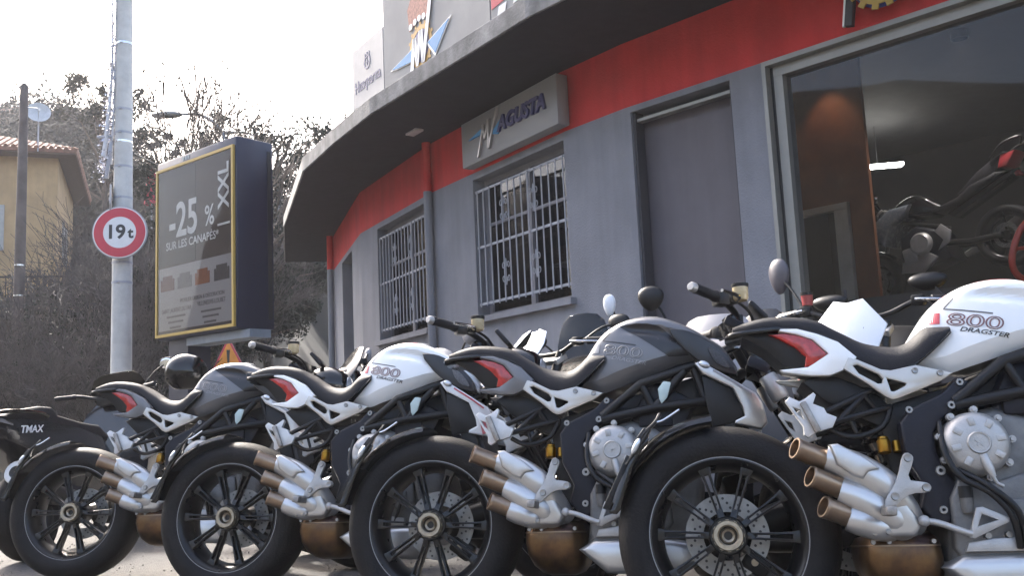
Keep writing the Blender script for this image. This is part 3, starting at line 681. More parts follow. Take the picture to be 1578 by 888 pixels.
    for k in range(9):
        a = 2*math.pi*k/9+.1; m = MB().lathe([(0, -.006), (.0055, -.006), (.0065, 0), (0, 0)], (cc[0]+math.cos(a)*.091, -.188, cc[2]+math.sin(a)*.091), n=8); m.lathe([(0, 0), (.010, 0), (.010, .02), (0, .02)], (cc[0]+math.cos(a)*.091, -.188, cc[2]+math.sin(a)*.091), n=10); P('bolt', m, CAST, en)
    m = MB(); m.tube([(.663, -.212, .505), (.672, -.222, .468), (.678, -.222, .448)], [.013, .012, .008], 12); m.tube([(.678, -.222, .448), (.685, -.222, .432), (.70, -.215, .425)], .005, 8); P('clutch_arm', m, CAST, en)
    m = MB(); m.plate([(.575, .40), (.60, .445), (.68, .435), (.76, .46), (.83, .44), (.84, .30), (.76, .22), (.60, .22), (.57, .27)], -.190, -.12, bev=.012, seg=3); m.box((.76, -.19, .36), (.09, .02, .07), bev=.008); m.tube([(.80, -.185, .50), (.84, -.185, .45), (.86, -.18, .36)], .012, 8); P('lower_case', m, CASTG, en, 45)
    m = MB(); m.lathe([(0, 0), (.016, 0), (.016, -.035), (.013, -.05), (0, -.05)], (.612, -.196, .41), (0, 0, 1), 16); P('oil_cap', m, CASTG, en)
    m = MB(); m.lathe([(0, .018), (.0175, .018), (.0175, -.012), (0, -.012)], (.612, -.196, .41), (0, 0, 1), 16); P('oil_cap_lid', m, BLK, en)
    for i, pts in enumerate(([(.578, -.17, .60), (.572, -.205, .52), (.60, -.225, .45), (.66, -.232, .41), (.705, -.232, .35), (.72, -.21, .27)], [(.60, -.20, .47), (.66, -.236, .425), (.72, -.236, .36), (.735, -.21, .27)], [(.80, -.19, .52), (.775, -.20, .44), (.785, -.20, .36), (.76, -.2, .28)])):
        m = MB(); m.tube(pts, .0085 if i < 2 else .006, 9, sm=5); P('hose', m, BLK, en, 60)
    m = MB(); m.plate([(.590, .262), (.600, .286), (.66, .296), (.74, .298), (.80, .29), (.80, .262)], -.205, -.12, bev=.006); P('side_cover', m, CAST, en)
    for x, z in ((.650, .302), (.70, .304)):
        m = MB(); m.lathe([(0, -.006), (.008, -.006), (.009, .012), (0, .012)], (x, -.20, z), n=12); P('bolt', m, STL, en)
    m = MB(); m.plate([(.532, .224), (.585, .255), (.80, .258), (.90, .24), (.93, .18), (.84, .135), (.62, .15)], -.215, .215, bev=.028, seg=3); P('belly_pan', m, SILV, None, 50)
    m = MB(); m.lathe([(0, -.022), (.015, -.022), (.018, -.018), (.018, .012), (.014, .016), (.014, .022), (0, .022)], (.438, -.12, .549), (0, .2, 1), 18); m.lathe([(0, 0), (.012, 0), (.012, .03), (0, .03)], (.472, -.118, .53), (0, .2, 1), 12); P('gold_reservoir', m, GOLD)
    # dark inner mass: air box, battery, shock, undertail
    m = MB(); m.plate([(.40, .74), (.47, .665), (.60, .70), (.95, .79), (1.06, .80), (.98, .66), (.72, .62), (.58, .60), (.50, .50), (.52, .40), (.46, .40), (.44, .60), (.30, .68), (.24, .74), (.30, .77)], -.095, .095, bev=.01); P('inner_body', m, BLK)
    m = MB(); m.tube([(.47, 0, .45), (.40, 0, .70)], .035, 14)
    for k in range(7): m.lathe([(.036, -.006), (.044, 0), (.036, .006)], Vector((.46, -.03, .47)).lerp(Vector((.405, -.03, .68)), k/6), (-.06, 0, .21), 16)
    P('shock_absorber', m, BLKG)
    # chain-side guards and rear shock linkage seen between seat and exhaust
    m = MB(); m.tube([(.30, -.11, .60), (.36, -.12, .575), (.44, -.12, .60), (.47, -.12, .66)], .008, 8, sm=4); m.tube([(.35, -.12, .65), (.37, -.12, .585)], .006, 8); P('brake_hose', m, BLK, None, 60)
    # ---- tail
    def ty_(x, z): return -(.090+.050*max(0, min(1, (x-.15)/.22)))
    m = MB(); m.plate([(.150, .902), (.239, .893), (.292, .872), (.345, .843), (.390, .795), (.368, .766), (.315, .748), (.265, .752), (.191, .768), (.181, .777), (.258, .778), (.316, .811), (.278, .856), (.236, .876)], -.012, .020, bev=.005, fn=lambda x, z: ty_(x, z), sm=0)
    PP('tail_fairing', m, paint)
    m = MB(); m.plate([(.158, .884), (.201, .884), (.240, .873), (.276, .857), (.314, .811), (.276, .779), (.250, .781), (.256, .808), (.230, .838), (.188, .868)], -.010, .02, bev=.006, fn=lambda x, z: ty_(x, z))
    P('tail_light', m, REDL); P('tail_light', m.flip(), REDL)
    m = MB(); rg = []
    for x, zt, zb, w_ in ((.085, .898, .888, .085), (.15, .895, .845, .085), (.20, .885, .79, .09), (.27, .865, .775, .10), (.36, .80, .74, .11), (.46, .76, .68, .11)):
        rg.append([Vector((x, y, z)) for y, z in ((-w_*.9, zb), (-w_, (zb+zt)/2), (-w_*.95, zt), (w_*.95, zt), (w_, (zb+zt)/2), (w_*.9, zb))])
    m.loft(rg); P('undertail', m, BLK, None, 30)
    m = MB(); m.plate([(.034, -.045), (.036, .045), (.06, .095), (.17, .115), (.20, .11), (.20, -.11), (.17, -.115), (.06, -.095)], .888, .903, bev=.005, sm=1); m.v = [Vector((v.x, v.z, v.y+.03*(v.x-.1))) for v in m.v]; P('tail_lip', m, BLKG)
    # ---- side plates with cut-outs
    m = MB(); m.plate([(.350, .763), (.366, .795), (.382, .792), (.448, .756), (.474, .751), (.540, .762), (.632, .734), (.598, .713), (.482, .670), (.468, .669), (.452, .678), (.409, .717)], -.014, .0, holes=[[(.377, .770), (.388, .772), (.440, .742), (.450, .728), (.447, .717), (.437, .716), (.390, .748)], [(.461, .729), (.508, .712), (.506, .706), (.476, .692), (.468, .694)]], bev=.004, fn=lambda x, z: -(.138+.075*max(0, x-.40)))
    sb = PP('seat_side_plate', m, SATIN)
    for s_ in (-1, 1):
        for x, z in ((.535, .746), (.598, .735)):
            m = MB(); m.lathe([(0, -.002), (.004, -.004), (.008, -.004), (.009, 0), (0, 0)], (x, -.1535-.075*(x-.40)+.0, z), n=14)
            if s_ > 0: m = m.flip()
            P('bolt', m, STL, sb)
    # ---- seat
    sx = [.060, .11, .172, .248, .302, .332, .373, .413, .454, .491, .517, .545, .587, .640]
    st = [.925, .938, .945, .937, .922, .902, .876, .852, .838, .831, .832, .846, .880, .872]
    sbz = [.908, .904, .903, .890, .872, .852, .812, .772, .752, .749, .756, .766, .797, .845]
    sw = [.055, .080, .095, .108, .114, .117, .120, .124, .132, .142, .150, .158, .166, .170]
    X, T_ = smooth_list(sx, st, 3); _, B_ = smooth_list(sx, sbz, 3); _, W_ = smooth_list(sx, sw, 3); rg = []
    for x, a, b, w_ in zip(X, T_, B_, W_):
        half = [(0, a), (.45*w_, a-.001), (.72*w_, a-.05*(a-b)), (.90*w_, a-.22*(a-b)), (.985*w_, a-.48*(a-b)), (1.0*w_, a-.78*(a-b)), (.985*w_, b), (.6*w_, b-.004)]
        rg.append([Vector((x, -y, z)) for y, z in half]+[Vector((x, y, z)) for y, z in reversed(half[1:])])
    m = MB().loft(rg); se = P('seat', m, SEATM, None, 50)
    m = MB(); pts = [Vector((x, -w_*1.0, b+.002)) for x, b, w_ in zip(X, B_, W_)]; m.tube(pts[4:], .0028, 6); PP('seat_piping', m, BLKG, se, 60)
    # ---- tank
    tk = P('fuel_tank', tank_mb(), paint, None, 20)
    if not white:
        m = MB(); top = [(.698, .964), (.765, .966), (.835, .948), (.885, .895), (.925, .845)]; bot = [(.70, .958), (.745, .928), (.79, .895), (.825, .868), (.858, .842)]
        T1, B1_ = catmull([(*p, 0) for p in top], 4), catmull([(*p, 0) for p in bot], 4); n_ = len(T1); vs_ = []
        for a_, b_ in zip(T1, B1_):
            for j in range(9):
                q = a_.lerp(b_, j/8); vs_.append(Vector((q.x, -tank_y(q.x, q.y)-.002, q.y)))
        m.add(vs_, [(i*9+j, i*9+j+1, i*9+j+10, i*9+j+9) for i in range(n_-1) for j in range(8)]); PP('tank_inlay', m, GPAINT2, tk, 60)
    dm = lambda mb, mat, n='decal': PP(n, mb, mat, tk, 0)
    q = text_mb('800', .050, outline=.0011, xs=1.85, shear=.05); dm(on_tank(q, (.703, .871), R(-13)), INKD if white else INKG)
    q = text_mb('DRAGSTER', .0175, bold=.0003, xs=1.40, shear=.25); dm(on_tank(q, (.722, .839), R(-15)), INKB if white else INKG)
    dm(strip_on_tank([(.596, .896), (.622, .892)], .0165, k=6), REDD if white else INKG)
    dm(strip_on_tank([(.663, .946), (.634, .918), (.750, .889)], .0016), INKB if white else GPAINT2)
    dm(strip_on_tank([(.640, .958), (.665, .975), (.70, .992), (.76, .996), (.83, .990)], .0018), REDD if white else INKG)
    m = MB().lathe([(0, 0), (.045, 0), (.045, .012), (.038, .018), (0, .018)], (.80, 0, .996), (0, 0, 1), 24); P('fuel_cap', m, CAST, tk)
    # ---- side panels at the front of the tank
    def fy(x, z): return -(.176-.16*max(0, x-.93))
    m = MB(); m.plate([(.853, .936), (.90, .934), (.945, .920), (1.0, .886), (1.045, .848), (1.070, .805), (1.080, .768), (1.05, .776), (1.005, .792), (.929, .838)], -.022, .03, bev=.012, seg=3, fn=fy, sm=1); ap = PP('air_intake_panel', m, paint if white and False else GPAINT2, None, 50)
    m = MB(); m.plate([(.985, .872), (1.02, .852), (1.05, .812), (1.058, .790), (1.02, .802), (.995, .835)], -.028, .0, bev=.003, fn=fy, sm=1); PP('intake_mesh', m, MESHD if not white else M('grey_mesh', (.12, .12, .125), .6, nz=.4, ns=160), ap)
    # ---- radiator and shroud
    m = MB(); m.box((1.075, 0, .60), (.05, .31, .33), rot=('Y', R(-14)), bev=.008); rd = P('radiator', m, MESHD)
    m = MB(); m.box((1.05, -.162, .60), (.06, .03, .33), rot=('Y', R(-14)), bev=.006); m.box((1.04, 0, .42), (.07, .30, .06), rot=('Y', R(-14)), bev=.01); PP('radiator_tank', m, BLK, rd)
    def ry(x, z): return -(.185-.25*max(0, x-1.09))
    m = MB(); m.plate([(.940, .812), (.955, .818), (.990, .800), (1.072, .745), (1.130, .706), (1.150, .670), (1.160, .610), (1.138, .588), (1.055, .607), (1.058, .618), (1.088, .632), (1.084, .66), (1.057, .725), (.965, .776)], -.020, .012, bev=.007, seg=3, fn=ry)
    sh = PP('radiator_shroud', m, WPAINT if white else SILV, None, 45)
    m = MB(); m.plate([(.962, .774), (1.055, .722), (1.082, .660), (1.085, .634), (1.055, .616), (.985, .60), (.968, .69)], -.008, .01, bev=.003, fn=lambda x, z: -.178); PP('shroud_mesh', m, BLK, sh)
    if white:
        m = MB(); m.plate([(1.098, .668), (1.120, .660), (1.134, .606), (1.112, .598)], -.024, -.019, bev=0, fn=ry); PP('shroud_decal', m, REDD, sh)
    m = MB(); m.plate([(1.000, .788), (1.07, .742), (1.118, .704), (1.116, .698), (1.07, .733), (.998, .782)], -.0225, -.019, bev=0, fn=ry); PP('shroud_line', m, REDD if white else INKG, sh)
    m = MB(); m.ball((.972, -.205, .806), (.020, .012, .012), 14, 8, Matrix.Rotation(R(25), 3, 'Y')); PP('front_indicator', m, LENSC, sh)
    m = MB(); m.plate([(.815, .735), (.835, .76), (.86, .755), (.845, .705), (.825, .685), (.818, .70)], -.192, -.184, bev=.003); P('expansion_cap', m, PALEG)
    # ---- fork, yokes
    ax = Vector((.05, 0, -.097)).normalized()
    for s_ in (-1, 1):
        p0 = Vector((1.195, s_*.105, .734)); pt = lambda z: p0+ax*((p0.z-z)/-ax.z)
        m = MB(); m.tube([pt(.985), pt(.77)], .0265, 18); m.tube([pt(.69), pt(.36)], .0215, 16); m.tube([pt(.40), pt(.33), Vector((1.41, s_*.10, .30))], [.026, .03, .03], 14)
        fk = P('fork_leg', m, BLKG, None, 60)
        m = MB(); m.tube([pt(.775), pt(.77), pt(.70), pt(.692)], [.026, .030, .030, .026], 20); P('fork_seal', m, CAST, fk, 40)
        m = MB(); m.box((1.36, s_*.075, .33), (.06, .04, .10), rot=('Y', .3), bev=.008); P('brake_caliper', m, SATIN, fk)
    m = MB(); m.box((1.085, 0, .955), (.075, .27, .03), rot=('Y', R(27)), bev=.008); m.box((1.150, 0, .81), (.075, .27, .04), rot=('Y', R(27)), bev=.008); P('triple_clamp', m, CASTD)
    m = MB(); sweep_arc(m, (1.41, .30), [(.315, -.068), (.326, -.055), (.332, 0), (.326, .055), (.315, .068), (.322, .052), (.327, 0), (.322, -.052)], R(20), R(150), 20); m.tube([(1.35, -.085, .42), (1.30, -.08, .575)], .012, 8); m.tube([(1.35, .085, .42), (1.30, .08, .575)], .012, 8); P('front_mudguard', m, BLKG)
    # ---- headlight, dash, bars
    m = MB(); rg = []
    for x, w_, z0, z1 in ((1.16, .06, .84, .97), (1.20, .095, .80, .98), (1.25, .10, .79, .975), (1.30, .085, .80, .955), (1.325, .06, .82, .93)):
        rg.append([Vector((x-.05*((z-.88)), y, z)) for y, z in [(w_*math.cos(a)*(1 if abs(math.cos(a)) < .99 else 1), (z0+z1)/2+(z1-z0)/2*math.sin(a)) for a in [2*math.pi*k/20 for k in range(20)]]])
    m.loft(rg); hl = P('headlight', m, paint if False else BLKG, None, 50)
    m = MB(); m.ball((1.322, 0, .872), (.02, .062, .055), 18, 10); P('headlight_lens', m, LENSC, hl)
    m = MB(); m.box((1.17, 0, 1.012), (.02, .15, .085), rot=('Y', R(-40)), bev=.008); P('instrument', m, BLK)
    m = MB(); m.tube([(.957, -.385, 1.022), (1.03, -.27, 1.015), (1.08, -.14, 1.0), (1.095, -.06, .99), (1.095, .06, .99), (1.08, .14, 1.0), (1.03, .27, 1.015), (.957, .385, 1.022)], .0115, 12, sm=5); m.box((1.092, 0, .985), (.05, .12, .04), bev=.006); hb = P('handlebar', m, BLK, None, 60)
    gd = (Vector((1.03, -.27, 1.015))-Vector((.957, -.385, 1.022))).normalized(); g0 = Vector((.957, -.385, 1.022))
    for s_ in (-1, 1):
        fl = (lambda q: q) if s_ < 0 else (lambda q: q.flip())
        m = MB().lathe([(.0175, 0), (.0185, .004), (.0165, .02), (.0172, .06), (.0165, .10), (.0205, .118), (.0205, .124), (.011, .124), (.011, 0)], g0, gd, 18, True); P('grip', fl(m), SEATM, hb)
        m = MB().lathe([(0, -.022), (.012, -.021), (.016, -.014), (.0165, 0), (0, 0)], g0, gd, 18); P('bar_end', fl(m), CAST, hb)
        m = MB(); m.box(g0+gd*.155+Vector((0, 0, -.004)), (.05, .045, .045), rot=('Z', R(-58)), bev=.008); m.box(g0+gd*.20+Vector((.01, 0, .006)), (.05, .035, .035), rot=('Z', R(-58)), bev=.007); P('switch_gear', fl(m), BLK, hb)
        m = MB(); l0 = g0+gd*.19+Vector((.035, -.01, 0)); m.tube([l0, l0-gd*.05+Vector((.03, -.01, -.004)), l0-gd*.16+Vector((.035, -.01, -.012))], [.008, .007, .0055], 9, sm=5); P('lever', fl(m), CHR if s_ < 0 else BLK, hb)
        m = MB(); m.tube([g0+gd*.19+Vector((.03, 0, 0)), (1.14, -.16, .97), (1.15, -.10, .86), (1.19, -.09, .70)], .0055, 8, sm=5); P('brake_line', fl(m), BLK, hb, 60)
    rc = g0+gd*.175+Vector((.055, -.004, .014))
    m = MB().lathe([(0, -.022), (.020, -.022), (.025, -.016), (.026, .022), (0, .022)], rc, (0, 0, 1), 20); P('brake_reservoir', m, IVORY, hb)
    m = MB().lathe([(0, .0225), (.027, .0225), (.0285, .026), (.0285, .034), (.02, .037), (0, .037)], rc, (0, 0, 1), 20); P('reservoir_cap', m, BLK, hb)
    # ---- side stand
    m = MB(); m.tube([(.60, .13, .22), (.55, .17, .12), (.50, .215, .038)], .012, 10); m.box((.49, .225, .036), (.07, .05, .012), rot=('X', R(8)), bev=.004); P('side_stand', m, BLK)
    return t
CASTW = M('bead_blasted_alloy', (.58, .57, .56), .45, metal=.3, nz=.08, ns=20)
d_white = dragster(WPAINT, True); d_grey = dragster(GPAINT, False)
d_white2 = copy_tree(d_white); d_grey2 = copy_tree(d_grey)
for o, x, y, az, lb in ((d_white, .585, 2.76, 11, 'nearest white naked motorcycle at the right edge, triple exhaust and red tail light'),
                        (d_grey, -.315, 3.38, 11, 'graphite grey naked motorcycle between the two white ones, second from the right'),
                        (d_white2, -1.215, 4.0, 10, 'white naked motorcycle between the two grey ones, third from the right'),
                        (d_grey2, -2.16, 4.62, 2, 'grey naked motorcycle at the far left end of the front row')):
    o.location = (x, y, 0); o.rotation_euler = (R(-8), 0, R(-az)); tag(o, lb, 'motorcycle', 'naked sports motorcycles parked in a slanting row')

# ------------------------------------------------------------------ terrain, planting, houses
def hz(x, y):
    ys = [-200, 13, 15, 20, 30, 45, 70, 100, 130, 180, 400]
    rg = 21.5+(-.33)*(x+32) if x > -80 else 37.0
    kl = max(0, min(1, (-x/max(y, 1)-.36)/.12)); rg += 4*kl
    zs = [-.5, -.5, .3, 1.6, 4.6, 7.6+2.6*kl, 14+8*kl, rg, rg+1, 18, 10]
    if x > -8: k = max(0, 1-(x+8)/40.)**.5 if x < 32 else 0
    else: k = 1
    z = lerp_list(ys, zs, y)
    n = .5*math.sin(x*.31+y*.17)+.35*math.sin(x*.73-y*.41)+.25*math.sin(x*1.3+y*1.1)
    z += n*min(2.2, max(0, y-14)*.045)
    k2 = 1 if y > 34 else (1 if x < -5.6 else 0)     # the level forecourt and the shop keep clear of the bank
    return z*k if k2 else -.5
GRASS = M('hill_scrub', (.030, .027, .020), .95, ns=.5, col2=(.016, .016, .013), bump=.6, bs=3)
mb = MB(); xs = [-220+i*4.0 for i in range(75)]; ys_ = [13+i*1.5 for i in range(30)]+[58+i*5 for i in range(40)]
mb.add([(x, y, hz(x, y)) for y in ys_ for x in xs], [(j*len(xs)+i, j*len(xs)+i+1, (j+1)*len(xs)+i+1, (j+1)*len(xs)+i) for j in range(len(ys_)-1) for i in range(len(xs)-1)])
tag(ob('hill', mb, GRASS, ang=60), kind='structure')

def leaves(mb, c, rad, n, sz, shell=.45, flat=1.):
    vs, fs = mb.v, mb.f
    for _ in range(n):
        u = Vector((random.gauss(0, 1), random.gauss(0, 1), random.gauss(0, 1))).normalized(); k = (shell+(1-shell)*random.random())
        p = Vector((c[0]+u.x*rad[0]*k, c[1]+u.y*rad[1]*k, c[2]+u.z*rad[2]*k))
        a = (u+Vector((random.gauss(0, .5), random.gauss(0, .5), random.gauss(0, .5)))).normalized(); b = a.orthogonal().normalized(); b.rotate(Matrix.Rotation(random.random()*6.28, 3, a)); d = a.cross(b)
        s_ = sz*random.uniform(.6, 1.4); o = len(vs); vs += [p-b*s_, p-d*s_*.5, p+b*s_, p+d*s_*.55]; fs.append((o, o+1, o+2, o+3))
def raw(name, mb, mat, parent=None):
    me = bpy.data.meshes.new(name); me.from_pydata([tuple(v) for v in mb.v], [], mb.f); me.materials.append(mat)
    o = bpy.data.objects.new(name, me); COL.objects.link(o)
    if parent is not None: o.parent = parent
    return o
def twigs(mb, p, d, ln, r, depth, spread=.5, kids_=3, up=.12, leafpts=None, rmin=.004):
    q = p; dd = d.normalized(); n = 3; pr = max(r, rmin)
    for i in range(n):
        dd = (dd+Vector((random.gauss(0, .13), random.gauss(0, .13), random.gauss(0, .10)+up*.4))).normalized(); nx = q+dd*(ln/n); r2 = max(pr*.86, rmin)
        a = dd.orthogonal().normalized(); b = dd.cross(a); o = len(mb.v)
        for c_, rr in ((q, pr), (nx, r2)):
            for k in range(3):
                t = 2.094*k; mb.v.append(c_+a*(math.cos(t)*rr)+b*(math.sin(t)*rr))
        mb.f += [(o, o+1, o+4, o+3), (o+1, o+2, o+5, o+4), (o+2, o, o+3, o+5)]
        if depth > 0 and i > 0:
            for _ in range(kids_ if i == n-1 else max(1, kids_-2)):
                nd = (dd+Vector((random.gauss(0, spread), random.gauss(0, spread), random.gauss(0, spread*.7)))).normalized()
                twigs(mb, nx, nd, ln*random.uniform(.5, .8), r2*.66, depth-1, spread, kids_, up, leafpts, rmin)
        q, pr = nx, r2
    if depth == 0 and leafpts is not None: leafpts.append(q)
FOL_FAR = M('winter_wood', (.045, .043, .034), .9, ns=.35, col2=(.016, .016, .013), spec=.2)
FOL_D = M('evergreen_leaf', (.024, .030, .020), .85, ns=1.2, col2=(.008, .010, .008), spec=.2)
FOL_M = M('olive_leaf', (.05, .05, .032), .85, ns=1.5, col2=(.02, .022, .015), spec=.2)
TWIG = M('bare_twig', (.075, .063, .062), .9, ns=3, col2=(.020, .017, .018))
BARK = M('bark', (.09, .07, .055), .9, nz=.4, ns=5, bump=.6, bs=15)
mb = MB(); random.seed(11)
for _ in range(760):
    y = random.uniform(36, 112); x = -.47*y+random.uniform(-.17, .30)*y*1.15
    if x > 2: continue
    r = random.uniform(1.2, 2.9)*(.75+y/150); leaves(mb, (x, y, hz(x, y)+r*.55), (r, r, r*random.uniform(.7, 1.15)), int(150+90*r), .07+.0013*y, .5)
tag(raw('woodland', mb, FOL_FAR), 'grey brown winter woodland covering the hillside', 'woodland', kind='stuff')
# brush on the bank behind the pole and the advertising panel
mb = MB(); lm = MB(); random.seed(5)
for _ in range(150):
    y = random.uniform(14.6, 25); x = random.uniform(-.60*y, max(-.60*y+1, min(-5.9, -.20*y))); z = hz(x, y)-.15; h = random.uniform(.8, 1.7)*(.62 if x < -.44*y else 1)
    for _ in range(3): twigs(mb, Vector((x+random.gauss(0, .2), y+random.gauss(0, .2), z)), Vector((random.gauss(0, .3), random.gauss(0, .3), 1)), h*random.uniform(.7, 1.25), .026, 3, .42, 3, .10, None, .005)
tag(raw('winter_brush', mb, TWIG), 'tangle of bare brown twigs on the bank behind the lamp post', 'brush', kind='stuff')
for _ in range(210):
    y = random.uniform(16.5, 28); x = random.uniform(-.62*y, min(-6.2, -.16*y)); r = random.uniform(.5, 1.2); leaves(lm, (x, y, hz(x, y)+random.uniform(.0, 1.5)), (r, r, r*.9), 230, .045, .3)
tag(raw('ivy_thicket', lm, FOL_D), 'dark ivy and evergreen undergrowth filling the bank', 'undergrowth', kind='stuff')
def tree(loc, h, rad, nclump, nleaf, sz, mat, label, trunk_r=.14, name='tree'):
    t = empty(name, loc, label=label, cat='tree', group='trees on the hillside')
    m = MB(); tops = []
    m.tube([(0, 0, -.3), (random.gauss(0, .1), 0, h*.3), (random.gauss(0, .2), random.gauss(0, .2), h*.5), (random.gauss(0, .2), 0, h*.64)], [trunk_r, trunk_r*.8, trunk_r*.5, trunk_r*.15], 8, sm=3)
    for k in range(nclump):
        a = random.uniform(0, 6.28); zz = random.uniform(.35, 1.0); rr = rad*math.sqrt(random.random())*(1.15-.75*abs(zz-.6)); c = Vector((math.cos(a)*rr, math.sin(a)*rr, h*zz)); tops.append(c)
        m.tube([(0, 0, h*max(.25, zz-.3)), (c.x*.6, c.y*.6, c.z-.12*h*.3), c], [trunk_r*.4, trunk_r*.22, trunk_r*.06], 5)
    ob('trunk', m, BARK, t)
    m = MB()
    for c in tops:
        r = rad*random.uniform(.16, .34); leaves(m, c, (r, r, r*.8), nleaf, sz, .25)
    raw('crown', m, mat, t); return t
random.seed(3)
tree((-17.6, 40, hz(-17.6, 40)), 7.4, 2.3, 34, 110, .09, FOL_M, 'loose leafy tree against the sky just left of the concrete lamp post')
tree((-15.4, 41, hz(-15.4, 41)), 6.8, 1.4, 20, 110, .09, FOL_M, 'leafy tree on the hill half hidden behind the concrete lamp post')
tree((-6.9, 26.5, hz(-6.9, 26.5)-.3), 5.6, 2.2, 40, 200, .06, FOL_D, 'dark evergreen tree between the advertising panel and the shop')
tree((-8.3, 30, hz(-8.3, 30)-.3), 5.2, 2.0, 36, 200, .065, FOL_D, 'taller dark evergreen tree rising just right of the advertising panel')
tree((-6.4, 20.5, hz(-6.4, 20.5)-.5), 3.9, 1.6, 34, 260, .045, FOL_D, 'low bushy evergreen below the canopy end of the shop')
tree((-6.1, 23.5, hz(-6.1, 23.5)-.5), 3.6, 1.5, 30, 260, .045, FOL_D, 'low dark evergreen filling the gap beside the shop corner')
tree((-7.6, 23, hz(-7.6, 23)-.5), 5.2, 1.9, 40, 260, .05, FOL_D, 'broad dark evergreen directly behind the right side of the advertising panel')
tree((-6.2, 18.2, hz(-6.2, 18.2)-.5), 3.3, 1.3, 32, 260, .04, FOL_D, 'nearest dark evergreen bush between the advertising panel and the shop corner')
for x, h, lb in ((-7.15, 10.4, 'slim conifer peeping above the canopy edge, left one'), (-6.45, 11.3, 'slim conifer peeping above the canopy edge, right one')):
    t = empty('conifer', (x, 41, hz(x, 41)-.3), label=lb, cat='tree', group='trees on the hillside'); hh = h-3+1.6
    m = MB(); m.tube([(0, 0, 0), (0, 0, hh)], [.12, .02], 7); ob('trunk', m, BARK, t); m = MB()
    for k in range(26): zz = hh*(.1+.9*k/26); leaves(m, (random.gauss(0, .06), random.gauss(0, .06), zz), (.42*(1-k/30)+.05,)*2+(.35,), 70, .07, .2)
    raw('crown', m, FOL_M, t)
# bare tree behind the advertising panel
t = empty('bare_tree', (-6.9, 22, hz(-6.9, 22)-.3), label='thin bare tree with a few dry leaves above the advertising panel', cat='tree', group='trees on the hillside')
m = MB(); lp = []; random.seed(21)
for k in range(7): twigs(m, Vector((random.gauss(0, .15), random.gauss(0, .15), 0)), Vector((random.gauss(0, .16)-.06, random.gauss(0, .12), 1)), random.uniform(2.6, 3.1), .06, 3, .26, 3, .16, lp, .012)
raw('trunk', m, BARK, t); m = MB()
for p in lp:
    if random.random() < .55: leaves(m, p, (.09, .09, .09), 3, .045, .1)
raw('crown', m, FOL_M, t)
# yellow house on the bank
OCH = M('ochre_render', (.42, .28, .14), .9, nz=.16, ns=1.2, bump=.2, bs=20, streak=.08); TILE = M('clay_tile', (.20, .095, .062), .85, nz=.35, ns=6); SHUT = M('pale_shutter', (.36, .35, .33), .7); BRN = M('brown_eave', (.10, .06, .045), .8)
def house(name, corner, front, fl, sl, z0, z1, wallm, label, roof_h=1.3, wins=(), over=.55, tiles=False):
    h = empty(name, (*corner, z0), label=label, cat='house'); f = Vector((*front, 0)).normalized(); s_ = Vector((f.y, -f.x, 0))
    H = z1-z0; fr = lambda a, b, z: f*a+s_*b+Vector((0, 0, z))
    def bx(m, a0, a1, b0, b1, c0, c1): m.add([fr(a, b, c) for a in (a0, a1) for b in (b0, b1) for c in (c0, c1)], [(0,1,3,2), (4,6,7,5), (0,4,5,1), (2,3,7,6), (0,2,6,4), (1,5,7,3)])
    m = MB(); bx(m, 0, fl, 0, sl, 0, H); ob('wall', m, wallm, h, 0)
    o = over; m = MB(); c = [fr(-o, -o, H), fr(fl+o, -o, H), fr(fl+o, sl+o, H), fr(-o, sl+o, H), fr(sl/2, sl/2, H+roof_h), fr(fl-sl/2, sl/2, H+roof_h)]
    up = Vector((0, 0, .12)); n = 6; vs_ = [v+Vector((0, 0, .002)) for v in c]+[v+up for v in c]
    m.add(vs_, [(0, 1, 2, 3), (6, 7, 11, 10), (7, 8, 11), (8, 9, 10, 11), (9, 6, 10), (0, 1, 7, 6), (1, 2, 8, 7), (2, 3, 9, 8), (3, 0, 6, 9)]); rf = ob('roof', m, TILE, h, 0)
    m = MB(); bx(m, -o+.03, fl+o-.03, -o+.03, sl+o-.03, H-.05, H-.004); ob('eave', m, BRN, rf, 0)
    if tiles:
        m = MB(); k = 0
        for i in range(int((fl+2*o)/.22)):
            a = -o+.1+i*.22; b1 = min(sl/2, min(a+o, fl+o-a)*1.0) if True else 0
            p0 = fr(a, -o-.02, H+.13); tt = min(1, max(.02, (a+o)/(sl/2+o), 0)) if a < sl/2 else 1; p1 = fr(a, -o+(sl/2+o)*tt, H+.13+roof_h*tt); m.tube([p0, p1], .075, 6)
        for i in range(int((sl+2*o)/.22)):
            b = -o+.1+i*.22; tt = min((b+o), (sl+o-b))/(sl/2+o); m.tube([fr(-o-.02, b, H+.13), fr(-o+(sl/2+o)*tt, b, H+.13+roof_h*tt)], .075, 6)
        ob('tile_rows', m, TILE, rf)
    for side, a0, a1, c0, c1 in wins:
        m = MB(); q = (a0, a1, -.03, .05, c0, c1) if side == 'f' else (-.03, .05, a0, a1, c0, c1); bx(m, *q); wn = ob('window', m, BLACKP, h, 0)
        for e0, e1 in ((a0-.42*(a1-a0)-.02, a0-.02), (a1+.02, a1+.42*(a1-a0)+.02)):
            m = MB(); q = (e0, e1, -.06, -.004, c0, c1) if side == 'f' else (-.06, -.004, e0, e1, c0, c1); bx(m, *q); ob('shutter', m, SHUT, wn, 0)
    return h
house('yellow_house', (-14.9, 30.3), (-.93, -.36), 11, 6.5, 2.5, 9.9, OCH, 'ochre yellow house with a clay tile roof behind the wooden pole', 1.5, [('f', 1.9, 2.7, 4.2, 5.7), ('f', 1.9, 2.7, 1.0, 2.6), ('f', 5.5, 6.3, 4.2, 5.7), ('s', 2.2, 3.0, 4.2, 5.6)], .6, True)
